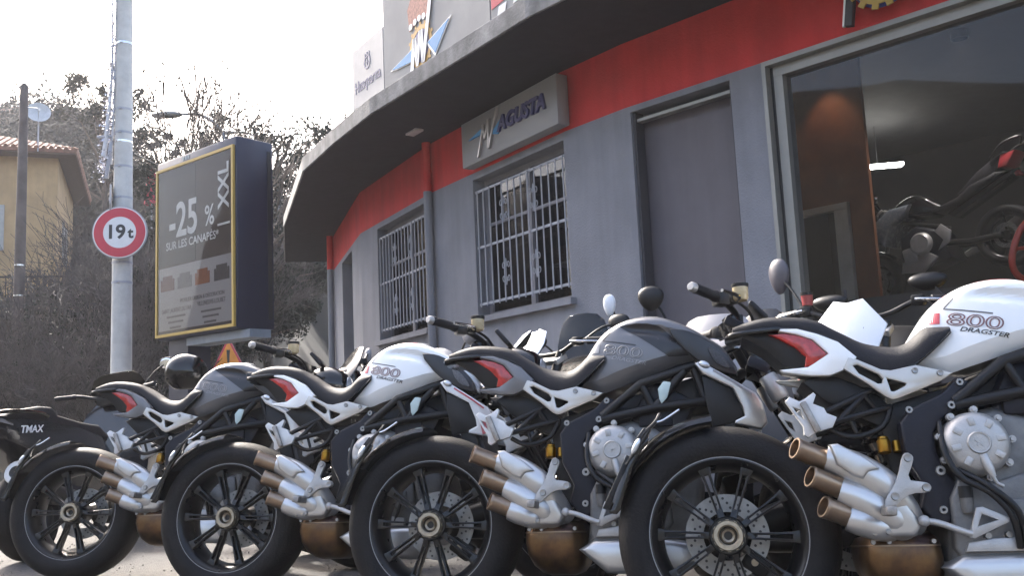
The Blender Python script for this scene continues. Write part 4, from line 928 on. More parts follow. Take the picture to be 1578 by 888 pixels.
house('hill_house', (-45.5, 98), (-1, -.1), 7.5, 6, 31, 35.2, M('pale_render', (.50, .46, .42), .9), 'pale flat house far off on the hill crest', .6, [('f', 1.5, 2.6, 1.4, 3.0), ('f', 4.4, 5.5, 1.4, 3.0)], .3)
house('hill_house', (-51.3, 96), (-1, -.1), 6.5, 6, 31, 35.4, M('pink_render', (.45, .28, .22), .9), 'reddish roofed house on the crest at the far left', 1.1, [('f', 1.5, 2.6, 1.4, 3.0)], .3)
# dish on the yellow house
t = empty('satellite_dish', (-15.2, 29.55, 10.1), label='grey satellite dish on a mast above the clay roof', cat='dish')
m = MB(); m.tube([(0, 0, -.2), (0, 0, 1.2)], .025, 8); ob('mast', m, GRILLE, t)
m = MB(); m.lathe([(0, 0), (.12, .01), (.25, .05), (.36, .11), (.37, .115), (.25, .065), (.12, .025), (0, .015)], (0, -.02, 1.05), (.45, -.85, .3), 24); ob('reflector', m, M('dish_grey', (.45, .46, .47), .5), t)
m = MB(); m.tube([(0, -.02, .78), (.25, -.5, 1.0)], .012, 6); m.box((.25, -.5, 1.02), (.06, .1, .06)); ob('feed_arm', m, M('dish_arm', (.55, .55, .55), .4), t)
# garden wall with railing
gw = empty('garden_wall', (-11.6, 22.5, hz(-11.6, 22.5)), label='low ochre garden wall with dark railings half hidden by brush', cat='wall')
m = MB(); m.box((0, 0, .55), (9, .25, 1.5), bev=.02); ob('wall', m, M('faded_render', (.34, .24, .15), .9, nz=.25), gw, 0); gw.rotation_euler = (0, 0, R(14))
m = MB()
for k in range(64): m.tube([(-4.4+k*.14, 0, 1.3), (-4.4+k*.14, 0, 2.1)], .014, 5)
m.box((0, 0, 2.06), (9, .04, .04)); m.box((0, 0, 1.42), (9, .04, .04)); rl = ob('railing', m, M('rusted_iron', (.045, .032, .028), .8), gw); rl['kind'] = 'stuff'
# closed red parasol on a terrace
t = empty('parasol', (-10.1, 26, hz(-10.1, 26)), label='closed red parasol seen between the lamp post and the advertising panel', cat='parasol')
m = MB(); m.tube([(0, 0, 0), (0, 0, 4.4)], .025, 8); ob('pole', m, GRILLE, t)
m = MB(); m.lathe([(.02, 4.4), (.09, 4.2), (.16, 3.8), (.19, 3.4), (.22, 3.25), (.05, 3.28)], (0, 0, 0), (0, 0, 1), 9); ob('canopy', m, M('red_cloth', (.45, .03, .06), .8), t)

# ------------------------------------------------------------------ poles, signs, advertising panel
PCON = M('pole_concrete', (.50, .495, .475), .85, nz=.14, ns=4, bump=.3, bs=30)
t = empty('lamp_post', (-5.04, 12, 0), label='tall pale concrete post carrying a round weight limit sign', cat='post')
m = MB(); m.lathe([(0, -.1), (.136, -.1), (.128, 1.6), (.120, 3.6), (.108, 5.2), (.098, 6.6), (.085, 8.6), (.08, 8.7), (0, 8.7)], (0, 0, 0), (0, 0, 1), 20); ob('shaft', m, PCON, t, 50)
for z, mt in ((5.84, CHR), (4.92, GRILLE), (4.60, GRILLE), (4.48, CHR), (4.14, GRILLE), (3.72, GRILLE), (2.86, GRILLE), (2.60, GRILLE)):
    r = .128-.0062*(z-1.6)+.006; m = MB(); m.lathe([(r-.012, 0), (r, 0), (r, .03), (r-.012, .03)], (0, 0, z), (0, 0, 1), 20, True); m.box((.0, -r-.008, z+.015), (.03, .02, .028)); ob('strap', m, mt, t)
sgn = empty('road_sign', (-4.99, 11.80, 3.24), label='round white road sign with red border reading 19 t', cat='road sign')
fm = frame((0, 0, 0), (1, .10, 0), (0, 0, 1))
m = MB(); m.lathe([(0, -.012), (.335, -.012), (.345, -.006), (.345, .006), (.335, .012), (0, .012)], (0, 0, 0), (0, 0, 1), 48); ob('plate', m.xf(fm), SIGNG, sgn)
def disc(r0, r1, h, mat, par, nm, mtx, n=48):
    m = MB(); m.lathe([(r0, h), (r1, h), (r1, h+.002), (r0, h+.002)] if r0 else [(0, h), (r1, h), (r1, h+.002), (0, h+.002)], (0, 0, 0), (0, 0, 1), n, bool(r0)); return ob(nm, m.xf(mtx), mat, par, 0)
SRED = M('sign_red', (.50, .035, .06), .4, nz=.05); SWHT = M('sign_white', (.70, .70, .70), .4, nz=.04)
disc(0, .333, .0125, SWHT, sgn, 'sign_face', fm); disc(.205, .320, .0150, SRED, sgn, 'red_border', fm)
q = text_mb('19', .25, bold=.007, extrude=.001); q.v = [Vector((v.x-.05, v.y, v.z+.0165)) for v in q.v]; ob('lettering', q.xf(fm), BLACKP, sgn, 0)
q = text_mb('t', .19, bold=.006, extrude=.001); q.v = [Vector((v.x+.135, v.y-.015, v.z+.0165)) for v in q.v]; ob('lettering', q.xf(fm), BLACKP, sgn, 0)
m = MB(); m.box((0, .05, -.12), (.05, .05, .03)); m.box((0, .05, .12), (.05, .05, .03)); ob('clamp', m, GRILLE, sgn)
# back of another sign, seen almost edge on
sg2 = empty('road_sign', (-5.22, 12.05, 3.75), label='grey back of a triangular road sign fixed behind the concrete post', cat='road sign')
m = MB(); m.plate([(-.33, -.28), (.33, -.28), (.0, .30)], -.01, .01, bev=.004, sm=1); m.xf(Matrix.Rotation(R(112), 4, 'Z') @ Matrix.Translation((-.1, 0, 0))); ob('plate', m, M('sign_back', (.32, .31, .31), .55, metal=.3), sg2)
m = MB(); m.box((.06, 0, 0), (.16, .04, .04)); ob('clamp', m, GRILLE, sg2)
# tinsel garland hanging down the post
gl = empty('garland', (-5.24, 11.95, 3.95), label='silver tinsel garland hanging down the left side of the concrete post', cat='garland')
m = MB(); TIN = M('silver_tinsel', (.60, .60, .66), .25, metal=.7, nz=.3, ns=30)
m.tube([(.05, 0, 2.9), (.06, 0, 1.6), (.0, 0, .7), (-.04, 0, .35)], [.012, .016, .03, .03], 8, sm=4); m.tube([(.10, .02, 2.7), (.09, .02, 1.4), (.05, .02, .25)], [.012, .014, .02], 8, sm=4); ob('cord', m, M('garland_tube', (.55, .55, .58), .4), gl)
m = MB(); random.seed(2)
for _ in range(950):
    z = random.uniform(.02, 2.7); x = .06-.10*(1-min(1, z/1.4))+random.gauss(0, .035+.02*(z < 1)); leaves(m, (x, random.gauss(0, .03), z), (.02, .02, .02), 1, .018, .1)
o = raw('tinsel', m, TIN, gl); o['kind'] = 'stuff'
m = MB(); m.box((-.03, 0, .62), (.20, .03, .035), bev=.006); m.box((.03, 0, .30), (.05, .03, .5), rot=('Y', .12), bev=.006); ob('bracket', m, GRILLE, gl)
# wooden pole
t = empty('utility_pole', (-9.56, 18, hz(-9.56, 18)), label='weathered brown wooden utility pole at the left edge', cat='pole'); z0 = hz(-9.56, 18)
m = MB(); m.lathe([(0, -.3), (.115, -.3), (.10, 3), (.078, 7.66-z0), (.03, 7.72-z0), (0, 7.72-z0)], (0, 0, 0), (0, 0, 1), 14); ob('shaft', m, M('weathered_wood', (.10, .08, .072), .9, nz=.3, ns=3, bump=.6, bs=12), t, 50)
for z in (3.4-z0, 4.0-z0):
    m = MB(); m.lathe([(.085, 0), (.103, 0), (.103, .03), (.085, .03)], (0, 0, z), (0, 0, 1), 14, True); ob('strap', m, CHR, t)
m = MB(); m.tube([(-.14, 0, 7.25-z0), (.28, 0, 7.18-z0)], .012, 6); ob('bracket', m, GRILLE, t)
mb = MB(); mb.tube([(-4.95, 12.1, 5.05), (-3.2, 19, 5.05), (-1.5, 26, 5.9)], .012, 5, sm=6)
mb = MB(); mb.tube([(-4.93, 12.05, 4.36), (-6.2, 18, 5.6), (-7.6, 24, 7.3)], .010, 5, sm=6); tag(ob('overhead_cable', mb, BLACKP), 'thin dark cable strung from the concrete post past the hill', 'cable')
def street_lamp(px, py, z0, zt, dx, head, label):
    t = empty('street_lamp', (px, py, z0), label=label, cat='street lamp', group='street lamps behind the advertising panel'); h = zt-z0
    m = MB(); m.tube([(0, 0, 0), (0, 0, h*.7), (0, 0, h-1.0), (dx*.12, 0, h-.45), (dx*.45, 0, h-.05), (dx*.8, 0, h)], [.08, .07, .05, .045, .04, .035], 10, sm=4); ob('pole', m, M('galvanised', (.17, .17, .175), .5, metal=.4), t)
    m = MB(); m.ball((dx*.8+math.copysign(head*.45, dx), 0, h), (head*.5, .16, .10), 18, 10); m.v = [Vector((v.x, v.y, max(v.z, h-.06))) for v in m.v]; ob('lamp_head', m, M('lamp_head_grey', (.16, .165, .16), .4), t); return t
street_lamp(-7.35, 24, hz(-7.35, 24)-.2, 9.0, -1.5, .85, 'curved street lamp with its head pointing left, above the advertising panel')
street_lamp(-10.6, 40, hz(-10.6, 40)-.2, 13.6, -1.6, .9, 'smaller distant street lamp among the bare branches')
street_lamp(-8.5, 34, hz(-8.5, 34)-.2, 11.4, -.5, .55, 'far street lamp right of the advertising panel')
# warning sign
ws = empty('warning_sign', (-4.58, 15, 0), label='orange triangular warning sign with exclamation mark below the advertising panel', cat='road sign')
m = MB(); m.tube([(0, .03, 0), (0, .03, 2.35)], .03, 10); ob('post', m, SWHT, ws)
m = MB(); m.plate([(-.29, 1.56), (.29, 1.56), (.03, 2.08), (-.03, 2.08)], -.012, .012, bev=.005); ob('plate', m, SRED, ws)
m = MB(); m.plate([(-.245, 1.585), (.245, 1.585), (.012, 2.045), (-.012, 2.045)], -.0165, -.0135, bev=0); ob('sign_face', m, M('sign_orange', (.72, .27, .03), .45), ws)
m = MB(); m.plate([(-.028, 1.93), (.028, 1.93), (.016, 1.72), (-.016, 1.72)], -.020, -.017, bev=0); ob('exclamation_bar', m, BLACKP, ws)
m = MB(); m.lathe([(0, 0), (.024, 0), (.024, .003), (0, .003)], (0, -.020, 1.67), (0, 1, 0), 16); ob('exclamation_dot', m, BLACKP, ws)
fm2 = frame((0, -.02, 2.20), (1, 0, 0), (0, 0, 1)); disc(0, .16, -.01, SRED, ws, 'disc', fm2, 28); disc(0, .10, -.002, SWHT, ws, 'disc_face', fm2, 28)
# advertising panel
Pl, Pr = Vector((-3.985, 10.41, 0)), Vector((-2.84, 9.49, 0)); eu = (Pr-Pl).normalized(); en_ = Vector((eu.y, -eu.x, 0)); Wp = (Pr-Pl).length
bb = empty('advertising_panel', ((Pl+Pr)/2-en_*.25), label='navy advertising light box with yellow frame and sofa sale poster', cat='billboard')
bo = bb.location.copy()
def bbx(m, u0, u1, z0, z1, d0, d1): m.add([Pl+eu*u+Vector((0, 0, z))+en_*d-bo for u in (u0, u1) for d in (d0, d1) for z in (z0, z1)], [(0,1,3,2), (4,6,7,5), (0,4,5,1), (2,3,7,6), (0,2,6,4), (1,5,7,3)])
m = MB(); m.box((0, 0, 0), (Wp+.06, .47, 2.04), bev=.03)
m.xf(frame(Pl+eu*(Wp/2)-en_*.25+Vector((0, 0, 2.71))-bo, eu, -en_) ); cs = ob('casing', m, NAVY, bb, 40)
m = MB(); bbx(m, .06, Wp-.06, 3.73, 3.745, -.42, -.08); ob('lid', m, NAVY, bb, 0)
m = MB(); bbx(m, Wp+.031, Wp+.034, 1.80, 3.62, -.45, -.40); ob('seam', m, BLACKP, bb, 0)
z0, z1 = 1.745, 3.595; m = MB()
for u0, u1, a, b in ((-.005, Wp+.005, z0-.03, z0), (-.005, Wp+.005, z1, z1+.03), (-.005, .025, z0, z1), (Wp-.025, Wp+.005, z0, z1)): bbx(m, u0, u1, a, b, -.02, .012)
ob('yellow_frame', m, YEL, bb, 0)
POST_T = M('poster_taupe', (.032, .021, .020), .5, nz=.06, ns=2, spec=.08); POST_G = M('poster_grey', (.030, .027, .027), .5, nz=.06, ns=2, spec=.08); POST_W = M('poster_pale', (.21, .195, .195), .35, nz=.05, ns=2, spec=.08); PINK = M('poster_ink', (.06, .05, .05), .4, spec=.08); PWT = M('poster_white', (.50, .50, .49), .6, spec=.08)
m = MB(); bbx(m, .02, Wp-.02, z0, z1, -.012, -.008); ps = ob('poster', m, POST_T, bb, 0); Hp = z1-z0
def pq(u0, u1, v0, v1, mat, nm='poster_field', h=0.): m = MB(); bbx(m, u0*Wp, u1*Wp, z0+v0*Hp, z0+v1*Hp, -.008, -.006+h); return ob(nm, m, mat, ps, 0)
pq(.03, .52, .41, .985, POST_G); pq(.03, .97, .02, .40, POST_W)
pm = frame(Pl-bo+Vector((0, 0, z0)), eu, (0, 0, 1))
def pt_(txt, u, v, size, mat=PWT, xs=1., rot=0, bold=.0, align='CENTER', par=None):
    q = text_mb(txt, size, bold=bold, extrude=.0006, xs=xs, align=align); q.xf(pm @ Matrix.Translation((u*Wp, v*Hp, -.0045 + .0)) @ Matrix.Rotation(rot, 4, 'Z')); return ob('lettering', q, mat, ps, 0)
pt_('-25', .36, .665, .54, xs=.80, bold=.010); pt_('%', .70, .645, .31, xs=.85, bold=.003); pt_('SUR LES CANAPÉS*', .47, .525, .125, xs=.95, bold=.001)
pt_('XXL', .88, .80, .27, rot=R(90), xs=.95, bold=.006); pq(.80, .95, .572, .584, PWT, 'small_print', .0015)
for i, (c, u) in enumerate((((.22, .12, .115), .15), ((.24, .225, .22), .38), ((.33, .115, .06), .61), ((.10, .085, .085), .85))):
    mt = M('sofa_%d' % i, tuple(k*.5 for k in c), .7, nz=.12, spec=.08); m = MB(); b = Pl-bo
    for (a0, a1, b0, b1) in ((-.075, .075, .285, .335), (-.066, .066, .335, .375), (-.092, -.070, .285, .355), (.070, .092, .285, .355)): bbx(m, (u+a0)*Wp, (u+a1)*Wp, z0+b0*Hp-.05, z0+b1*Hp-.05, -.004, -.0025)
    ob('printed_sofa', m, mt, ps, 0)
pt_('MOBILIER DESIGN & DÉCORATION', .60, .185, .062, PINK, xs=.85)
pt_('SAINT LAURENT DU VAR', .27, .135, .068, PINK, xs=.75); pt_('VILLENEUVE-LOUBET', .72, .145, .070, PINK, xs=.78)
for u in (.27, .72):
    for k in range(3): pq(u-.13+.02*k, u+.12-.03*k, .092-k*.032, .104-k*.032, PINK, 'small_print', .0015)
m = MB(); bbx(m, .024, Wp-.024, z0+.001, z1-.001, .002, .005); ob('front_glass', m, glass_mat('panel_glass', (.92, .92, .92), .012), bb, 0)

for k in range(3):
    m = MB(); bbx(m, .50+k*.05, .53+k*.05, 3.655, 3.695, -.016, -.011); ob('town_mark', m, M('pale_mark', (.30, .36, .38), .5), bb, 0)
m = MB(); bbx(m, Wp*.04, Wp*.30, 0, 1.68, -.40, -.12); ob('support', m, NAVY, bb, 0)
m = MB(); bbx(m, Wp*.30, Wp+.12, 1.60, 1.685, -.36, -.10); ob('base_plate', m, M('panel_grey', (.20, .23, .27), .5), bb, 0)

# ------------------------------------------------------------------ hazy air
hm_ = bpy.data.materials.new('haze'); hm_.use_nodes = True; t_ = hm_.node_tree; t_.nodes.remove(t_.nodes['Principled BSDF'])
pv = t_.nodes.new('ShaderNodeVolumePrincipled'); pv.inputs['Color'].default_value = (.93, .92, .95, 1); pv.inputs['Density'].default_value = .0012; pv.inputs['Anisotropy'].default_value = .1
t_.links.new(pv.outputs[0], t_.nodes['Material Output'].inputs['Volume'])
mb = MB(); mb.box((-30, 70, 26.5), (420, 340, 57)); o = ob('haze', mb, hm_, ang=0); o['kind'] = 'stuff'; o['label'] = 'pale winter haze in the air'; o['category'] = 'haze'

# ------------------------------------------------------------------ vehicles of the second row
CHRM = M('chrome_lens', (.70, .70, .72), .08, metal=1., nz=.2, ns=40)
TMAXB = M('scooter_black', (.012, .012, .014), .2, nz=.15, coat=.5)
WPL = M('white_plastic', (.74, .76, .80), .38, nz=.03)
GPL = M('grey_plastic', (.22, .215, .23), .4, nz=.06)
MIRG = M('mirror_grey', (.085, .08, .095), .35, nz=.1)
REDR = M('red_fluid_cup', (.30, .05, .05), .3)
YELP = M('yellow_plastic', (.65, .42, .02), .35)
def place(o, front, hd, head_x, lean=0):
    """put the thing so that the point at local x = head_x stands over front, facing hd"""
    h = Vector((*hd, 0)).normalized(); o.location = Vector((*front, 0))-h*head_x; o.rotation_euler = (R(-lean), 0, math.atan2(h.y, h.x))
def mirror_on(par, base, tip, sz, face, mat, glassm=CHRM, tilt=.25):
    b, t_ = Vector(base), Vector(tip); m = MB(); m.tube([b, b.lerp(t_, .5)+Vector((0, 0, .02)), t_], .006, 8, sm=4); st = ob('mirror_stem', m, BLK, par)
    rot = Vector(face).to_track_quat('Y', 'Z').to_matrix(); m = MB(); m.ball((0, 0, 0), sz, 18, 10); m.v = [Vector((v.x*(1+.25*v.z/sz[2]), min(v.y, sz[1]*.35), v.z)) for v in m.v]; m.v = [rot @ v+t_ for v in m.v]; s_ = ob('mirror', m, mat, par)
    m = MB(); m.ball((0, 0, 0), (sz[0]*.86, .002, sz[2]*.86), 18, 6); m.v = [rot @ (v+Vector((0, sz[1]*.37, 0)))+t_ for v in m.v]; ob('mirror_glass', m, glassm, s_)
def street_bike(label, body, screen, mirrors=(), barw=.37, barz=1.06, res=None, tankm=None, head=True, levers=CHR, sticker=False):
    t = empty('motorcycle', label=label, cat='motorcycle', group='motorcycles and scooters of the second row'); P = lambda n, mb, mat, par=None, ang=38: ob(n, mb, mat, par or t, ang)
    for x, hw in ((0, .08), (1.40, .058)): wheel(t, 'rear_wheel' if x == 0 else 'front_wheel', x, .300, .300, hw, .2165, 5, .3, -.02, [(.055, .08, .12)] if x == 0 else [(-.06, .10, .155), (.06, .10, .155)], hi=False, nut=False, stripe=False)
    for s_ in (-1, 1):
        m = MB(); m.tube([(1.08, s_*.10, 1.0), (1.20, s_*.10, .74)], .026, 14); m.tube([(1.21, s_*.10, .71), (1.40, s_*.10, .30)], [.02, .028], 12); fk = P('fork_leg', m, BLK)
        m = MB(); m.tube([(1.175, s_*.10, .79), (1.21, s_*.10, .715)], .031, 16); P('fork_seal', m, CAST, fk)
    m = MB(); m.box((1.10, 0, .965), (.08, .26, .03), rot=('Y', .45), bev=.006); m.box((1.18, 0, .80), (.08, .26, .04), rot=('Y', .45), bev=.006); P('triple_clamp', m, CAST)
    m = MB(); sweep_arc(m, (1.40, .30), [(.315, -.066), (.328, -.05), (.333, 0), (.328, .05), (.315, .066), (.323, .05), (.327, 0), (.323, -.05)], R(35), R(150), 14); P('front_mudguard', m, body)
    if head:
        m = MB(); m.ball((1.24, 0, .90), (.10, .105, .10), 20, 12); hl = P('headlight', m, BLKG)
        m = MB(); m.ball((1.312, 0, .89), (.035, .085, .08), 20, 12); P('headlight_lens', m, CHRM, hl)
        for s_ in (-1, 1):
            m = MB(); m.ball((1.27, s_*.16, .86), (.035, .022, .022), 12, 8); P('indicator', m, LENSC); 
    tk = tank_mb(); tk.v = [Vector((v.x-.02, v.y*.95, v.z-.0)) for v in tk.v]; P('fuel_tank', tk, tankm or body, None, 42)
    m = MB(); m.plate([(-.22, .86), (-.10, .90), (.16, .88), (.30, .81), (.52, .79), (.60, .82), (.60, .75), (.30, .73), (.05, .80)], -.13, .13, bev=.035, seg=3); P('seat', m, SEATM)
    m = MB(); m.plate([(-.30, .86), (-.18, .87), (.10, .79), (.45, .70), (.40, .64), (.10, .72), (-.20, .80)], -.10, .10, bev=.02); P('tail_fairing', m, body)
    m = MB(); m.box((-.27, 0, .82), (.05, .14, .05), bev=.012); P('tail_light', m, REDL)
    m = MB(); m.plate([(.50, .25), (.55, .55), (.75, .68), (.95, .62), (1.0, .40), (.90, .22)], -.17, .17, bev=.03, seg=3); P('engine', m, CASTD)
    m = MB(); m.lathe([(0, -.03), (.06, -.03), (.08, -.01), (.085, .02), (0, .02)], (.66, -.175, .42), n=28); P('clutch_cover', m, CAST)
    m = MB(); m.tube([(.55, -.11, .60), (.80, -.15, .72), (1.08, -.05, .88)], .018, 10); m.tube([(.55, .11, .60), (.80, .15, .72), (1.08, .05, .88)], .018, 10); m.tube([(.55, .14, .42), (.3, .14, .34), (0, .13, .30)], .03, 10); m.tube([(.55, -.14, .42), (.3, -.14, .34), (0, -.13, .30)], .03, 10); P('frame', m, FRM)
    m = MB(); m.tube([(.50, -.15, .30), (.2, -.17, .36), (-.18, -.18, .50)], [.03, .045, .05], 14); P('exhaust', m, SATIN)
    bw = barw; m = MB(); m.tube([(.97, -bw, barz), (1.06, -bw*.62, barz), (1.09, -.10, barz-.05), (1.09, .10, barz-.05), (1.06, bw*.62, barz), (.97, bw, barz)], .0115, 10, sm=5); hb = P('handlebar', m, BLK)
    for s_ in (-1, 1):
        g0 = Vector((.97, s_*bw, barz)); gd = Vector((.09, -s_*bw*.38, 0)).normalized()
        m = MB().lathe([(.017, 0), (.018, .005), (.016, .06), (.020, .118), (.011, .124), (.011, 0)], g0, gd, 16, True); P('grip', m, SEATM, hb)
        m = MB().lathe([(0, -.03), (.013, -.028), (.016, -.015), (.016, 0), (0, 0)], g0, gd, 14); P('bar_end', m, CHR, hb)
        m = MB(); m.box(g0+gd*.17, (.05, .05, .045), bev=.008); P('switch_gear', m, BLK, hb)
        l0 = g0+gd*.17+Vector((.045, 0, 0)); m = MB(); m.tube([l0, l0-gd*.06+Vector((.03, 0, -.004)), l0-gd*.17+Vector((.03, 0, -.012))], [.009, .008, .006], 9, sm=4); P('lever', m, levers, hb)
    if res:
        m = MB().lathe([(0, -.022), (.022, -.022), (.026, .022), (0, .022)], (1.06, -bw*.60, barz+.05), (0, 0, 1), 18); rv = P('brake_reservoir', m, res, hb)
        m = MB().lathe([(0, .0225), (.028, .0225), (.028, .036), (0, .036)], (1.06, -bw*.60, barz+.05), (0, 0, 1), 18); P('reservoir_cap', m, BLK, hb)
    screen(P)
    for mm in mirrors: mirror_on(t, *mm)
    return t
def sheet(out, th, o, tilt, mat, P, name, bend=0., ridge=0., sm=0, bev=.003):
    """outline in (y, up-the-sheet) on the front of a bike, leaning back by tilt"""
    m = MB(); m.plate([(a, b) for a, b in out], 0, th, bev=bev, sm=sm); c, s_ = math.cos(tilt), math.sin(tilt)
    m.v = [Vector((o[0]-(v.z*s_)+v.y-bend*v.x*v.x-ridge*abs(v.x), o[1]+v.x, o[2]+v.z*c)) for v in m.v]; return P(name, m, mat)
# A: white race plate on the front, red brake cup
def scrA(P):
    sheet([(-.125, -.02), (-.155, .09), (-.06, .215), (0, .20), (.06, .215), (.155, .09), (.125, -.02), (.05, -.07), (-.05, -.07)], .012, (1.30, 0, .90), .42, WPL, P, 'front_plate', .9, .12, bev=.004)
    m = MB(); m.box((1.24, 0, .90), (.10, .18, .16), rot=('Y', -.4), bev=.02); P('plate_carrier', m, BLK)
bA = street_bike('motorcycle with a blank white front plate, behind the seat of the nearest white motorcycle', WPL, scrA, [((1.03, -.24, 1.06), (.93, -.40, 1.27), (.055, .03, .085), (-.9, .3, 0), MIRG)], .38, 1.08, REDR, BLK, head=False)
place(bA, (1.36, 3.82), (-.62, -.78), 1.24)
# C: two-tone fly screen
def scrC(P):
    sheet([(-.14, 0), (-.13, .14), (-.06, .25), (0, .26), (.06, .25), (.13, .14), (.14, 0)], .008, (1.335, 0, .93), .75, BLKG, P, 'fly_screen', 1.6, .0, sm=1)
    sheet([(-.145, .02), (-.135, .15), (-.10, .24), (-.035, .268), (-.075, .14), (-.085, .0)], .007, (1.345, 0, .935), .75, WPL, P, 'screen_trim', 1.6, .0)
    sheet([(.145, .02), (.135, .15), (.10, .24), (.035, .268), (.075, .14), (.085, .0)], .007, (1.345, 0, .935), .75, WPL, P, 'screen_trim', 1.6, .0)
bC = street_bike('naked motorcycle with a black and white fly screen, behind the grey motorcycle seat', WPL, scrC, [((1.03, .24, 1.06), (.90, .36, 1.13), (.06, .03, .05), (-.9, -.3, 0), BLK)], .36, 1.05, None, BLKG)
place(bC, (.02, 4.85), (-.80, -.60), 1.28)
# E: black fly screen
def scrE(P):
    sheet([(-.15, 0), (-.14, .14), (-.07, .27), (0, .28), (.07, .27), (.14, .14), (.15, 0)], .008, (1.335, 0, .90), .70, BLKG, P, 'fly_screen', 1.6, .0, sm=1)
    sheet([(-.13, -.16), (-.15, 0), (-.08, .02), (.08, .02), (.15, 0), (.13, -.16)], .02, (1.36, 0, .90), .1, GPL, P, 'headlight_cowl', 1.6, .0, bev=.006)
bE = street_bike('black motorcycle with a dark fly screen behind the farther white motorcycle', BLKG, scrE, [((1.03, -.24, 1.06), (.98, -.30, 1.08), (.035, .03, .05), (-.9, .3, 0), GPL)], .34, 1.04)
place(bE, (-.98, 5.25), (-.85, -.52), 1.28)
# ---- scooters
def scooter(label, body, scr_h, scr_w, screenm, mirrors=(), shieldm=None, scr_x=1.36, scr_tilt=.5, big=False, group='motorcycles and scooters of the second row', sw=.28, scr_z=.86):
    t = empty('scooter', label=label, cat='scooter', group=group); P = lambda n, mb, mat, par=None, ang=38: ob(n, mb, mat, par or t, ang)
    for x in (0, 1.50): wheel(t, 'rear_wheel' if x == 0 else 'front_wheel', x, .27, .27, .065, .185, 5, .2, -.02, [(.05, .07, .11)], hi=False, nut=False, stripe=False)
    m = MB(); rg = []
    for x, zb, zt, w_ in ((-.52, .80, .835, .05), (-.45, .74, .84, .12), (-.25, .62, .83, .17), (.05, .50, .80, .185), (.35, .36, .76, .19), (.62, .28, .70, .18), (.80, .26, .55, .16), (.98, .26, .42, .16)):
        rg.append([Vector((x, y, z)) for y, z in ((-w_*.55, zb), (-w_*.9, zb+.25*(zt-zb)), (-w_, zb+.6*(zt-zb)), (-w_*.88, zt), (w_*.88, zt), (w_, zb+.6*(zt-zb)), (w_*.9, zb+.25*(zt-zb)), (w_*.55, zb))])
    m.loft(rg); bd = P('rear_body', m, body, None, 30)
    m = MB(); m.plate([(-.38, .845), (-.28, .875), (-.02, .90), (.10, .895), (.16, .845), (.40, .80), (.62, .775), (.74, .70), (.70, .66), (.30, .74), (-.05, .795), (-.35, .825)], -.155, .155, bev=.03, seg=3); P('seat', m, SEATM, None, 50)
    m = MB(); m.tube([(-.50, -.13, .852), (-.35, -.175, .865), (-.10, -.185, .855), (.02, -.17, .835)], .012, 8, sm=4); m.mir(); m.tube([(-.50, -.13, .852), (-.53, 0, .85), (-.50, .13, .852)], .012, 8, sm=4); P('grab_rail', m, BLKG, bd)
    m = MB(); m.plate([(-.50, .835), (-.44, .842), (-.30, .80), (-.30, .785), (-.44, .81)], -.16, -.145, bev=.003); P('light_strip', m, CHR if big else REDL, bd)
    m = MB(); m.box((-.50, 0, .79), (.05, .2, .06), bev=.015); P('tail_light', m, REDL)
    m = MB(); m.plate([(.66, .24), (.66, .34), (1.05, .36), (1.22, .30), (1.10, .20)], -.19, .19, bev=.02); P('footboard', m, BLK)
    m = MB(); rg = []
    for z, x0, x1, w_ in ((.28, 1.02, 1.26, .17), (.45, 1.04, 1.34, .24), (.65, 1.06, 1.56, sw), (.80, 1.10, 1.55, sw*.96), (.90, 1.14, 1.46, sw*.80), (.97, 1.18, 1.34, sw*.55)):
        rg.append([Vector((x, y, z)) for x, y in ((x0, -w_), (x0+(x1-x0)*.45, -w_*.92), (x0+(x1-x0)*.85, -w_*.45), (x1, 0), (x0+(x1-x0)*.85, w_*.45), (x0+(x1-x0)*.45, w_*.92), (x0, w_))])
    m.loft(rg); P('leg_shield', m, shieldm or body, None, 50)
    m = MB(); m.ball((1.50, .10, .72), (.05, .085, .05), 16, 10); m.mir(); P('headlights', m, CHRM)
    m = MB(); sweep_arc(m, (1.50, .27), [(.285, -.08), (.30, -.06), (.305, 0), (.30, .06), (.285, .08), (.296, .058), (.298, 0), (.296, -.058)], R(20), R(150), 14); P('front_mudguard', m, body)
    for s_ in (-1, 1):
        m = MB(); m.tube([(1.30, s_*.085, .62), (1.50, s_*.085, .27)], .022, 10); P('fork_leg', m, BLK)
    sheet([(-scr_w*.62, 0), (-scr_w*.95, scr_h*.30), (-scr_w, scr_h*.65), (-scr_w*.72, scr_h), (0, scr_h*1.05), (scr_w*.72, scr_h), (scr_w, scr_h*.65), (scr_w*.95, scr_h*.30), (scr_w*.62, 0)], .006, (scr_x, 0, scr_z), scr_tilt, screenm, P, 'windscreen', 1.5, 0, sm=1, bev=.002)
    m = MB(); m.tube([(1.0, -.36, 1.03), (1.08, -.25, 1.03), (1.14, -.10, .99), (1.14, .10, .99), (1.08, .25, 1.03), (1.0, .36, 1.03)], .014, 10, sm=4); m.box((1.14, 0, .98), (.10, .26, .08), bev=.02); hb = P('handlebar', m, BLK)
    for s_ in (-1, 1):
        g0 = Vector((1.0, s_*.36, 1.03)); gd = Vector((.08, -s_*.11, 0)).normalized(); m = MB().lathe([(0, -.02), (.015, -.018), (.018, 0), (.0165, .06), (.02, .12), (0, .12)], g0, gd, 14); P('grip', m, SEATM, hb)
        l0 = g0+gd*.15+Vector((.05, 0, 0)); m = MB(); m.tube([l0, l0-gd*.14+Vector((.02, 0, 0))], [.008, .006], 8); P('lever', m, CHR, hb)
    m = MB(); m.tube([(.30, -.20, .30), (-.05, -.22, .36), (-.38, -.23, .50)], [.04, .06, .062], 16); ex = P('exhaust', m, BLK)
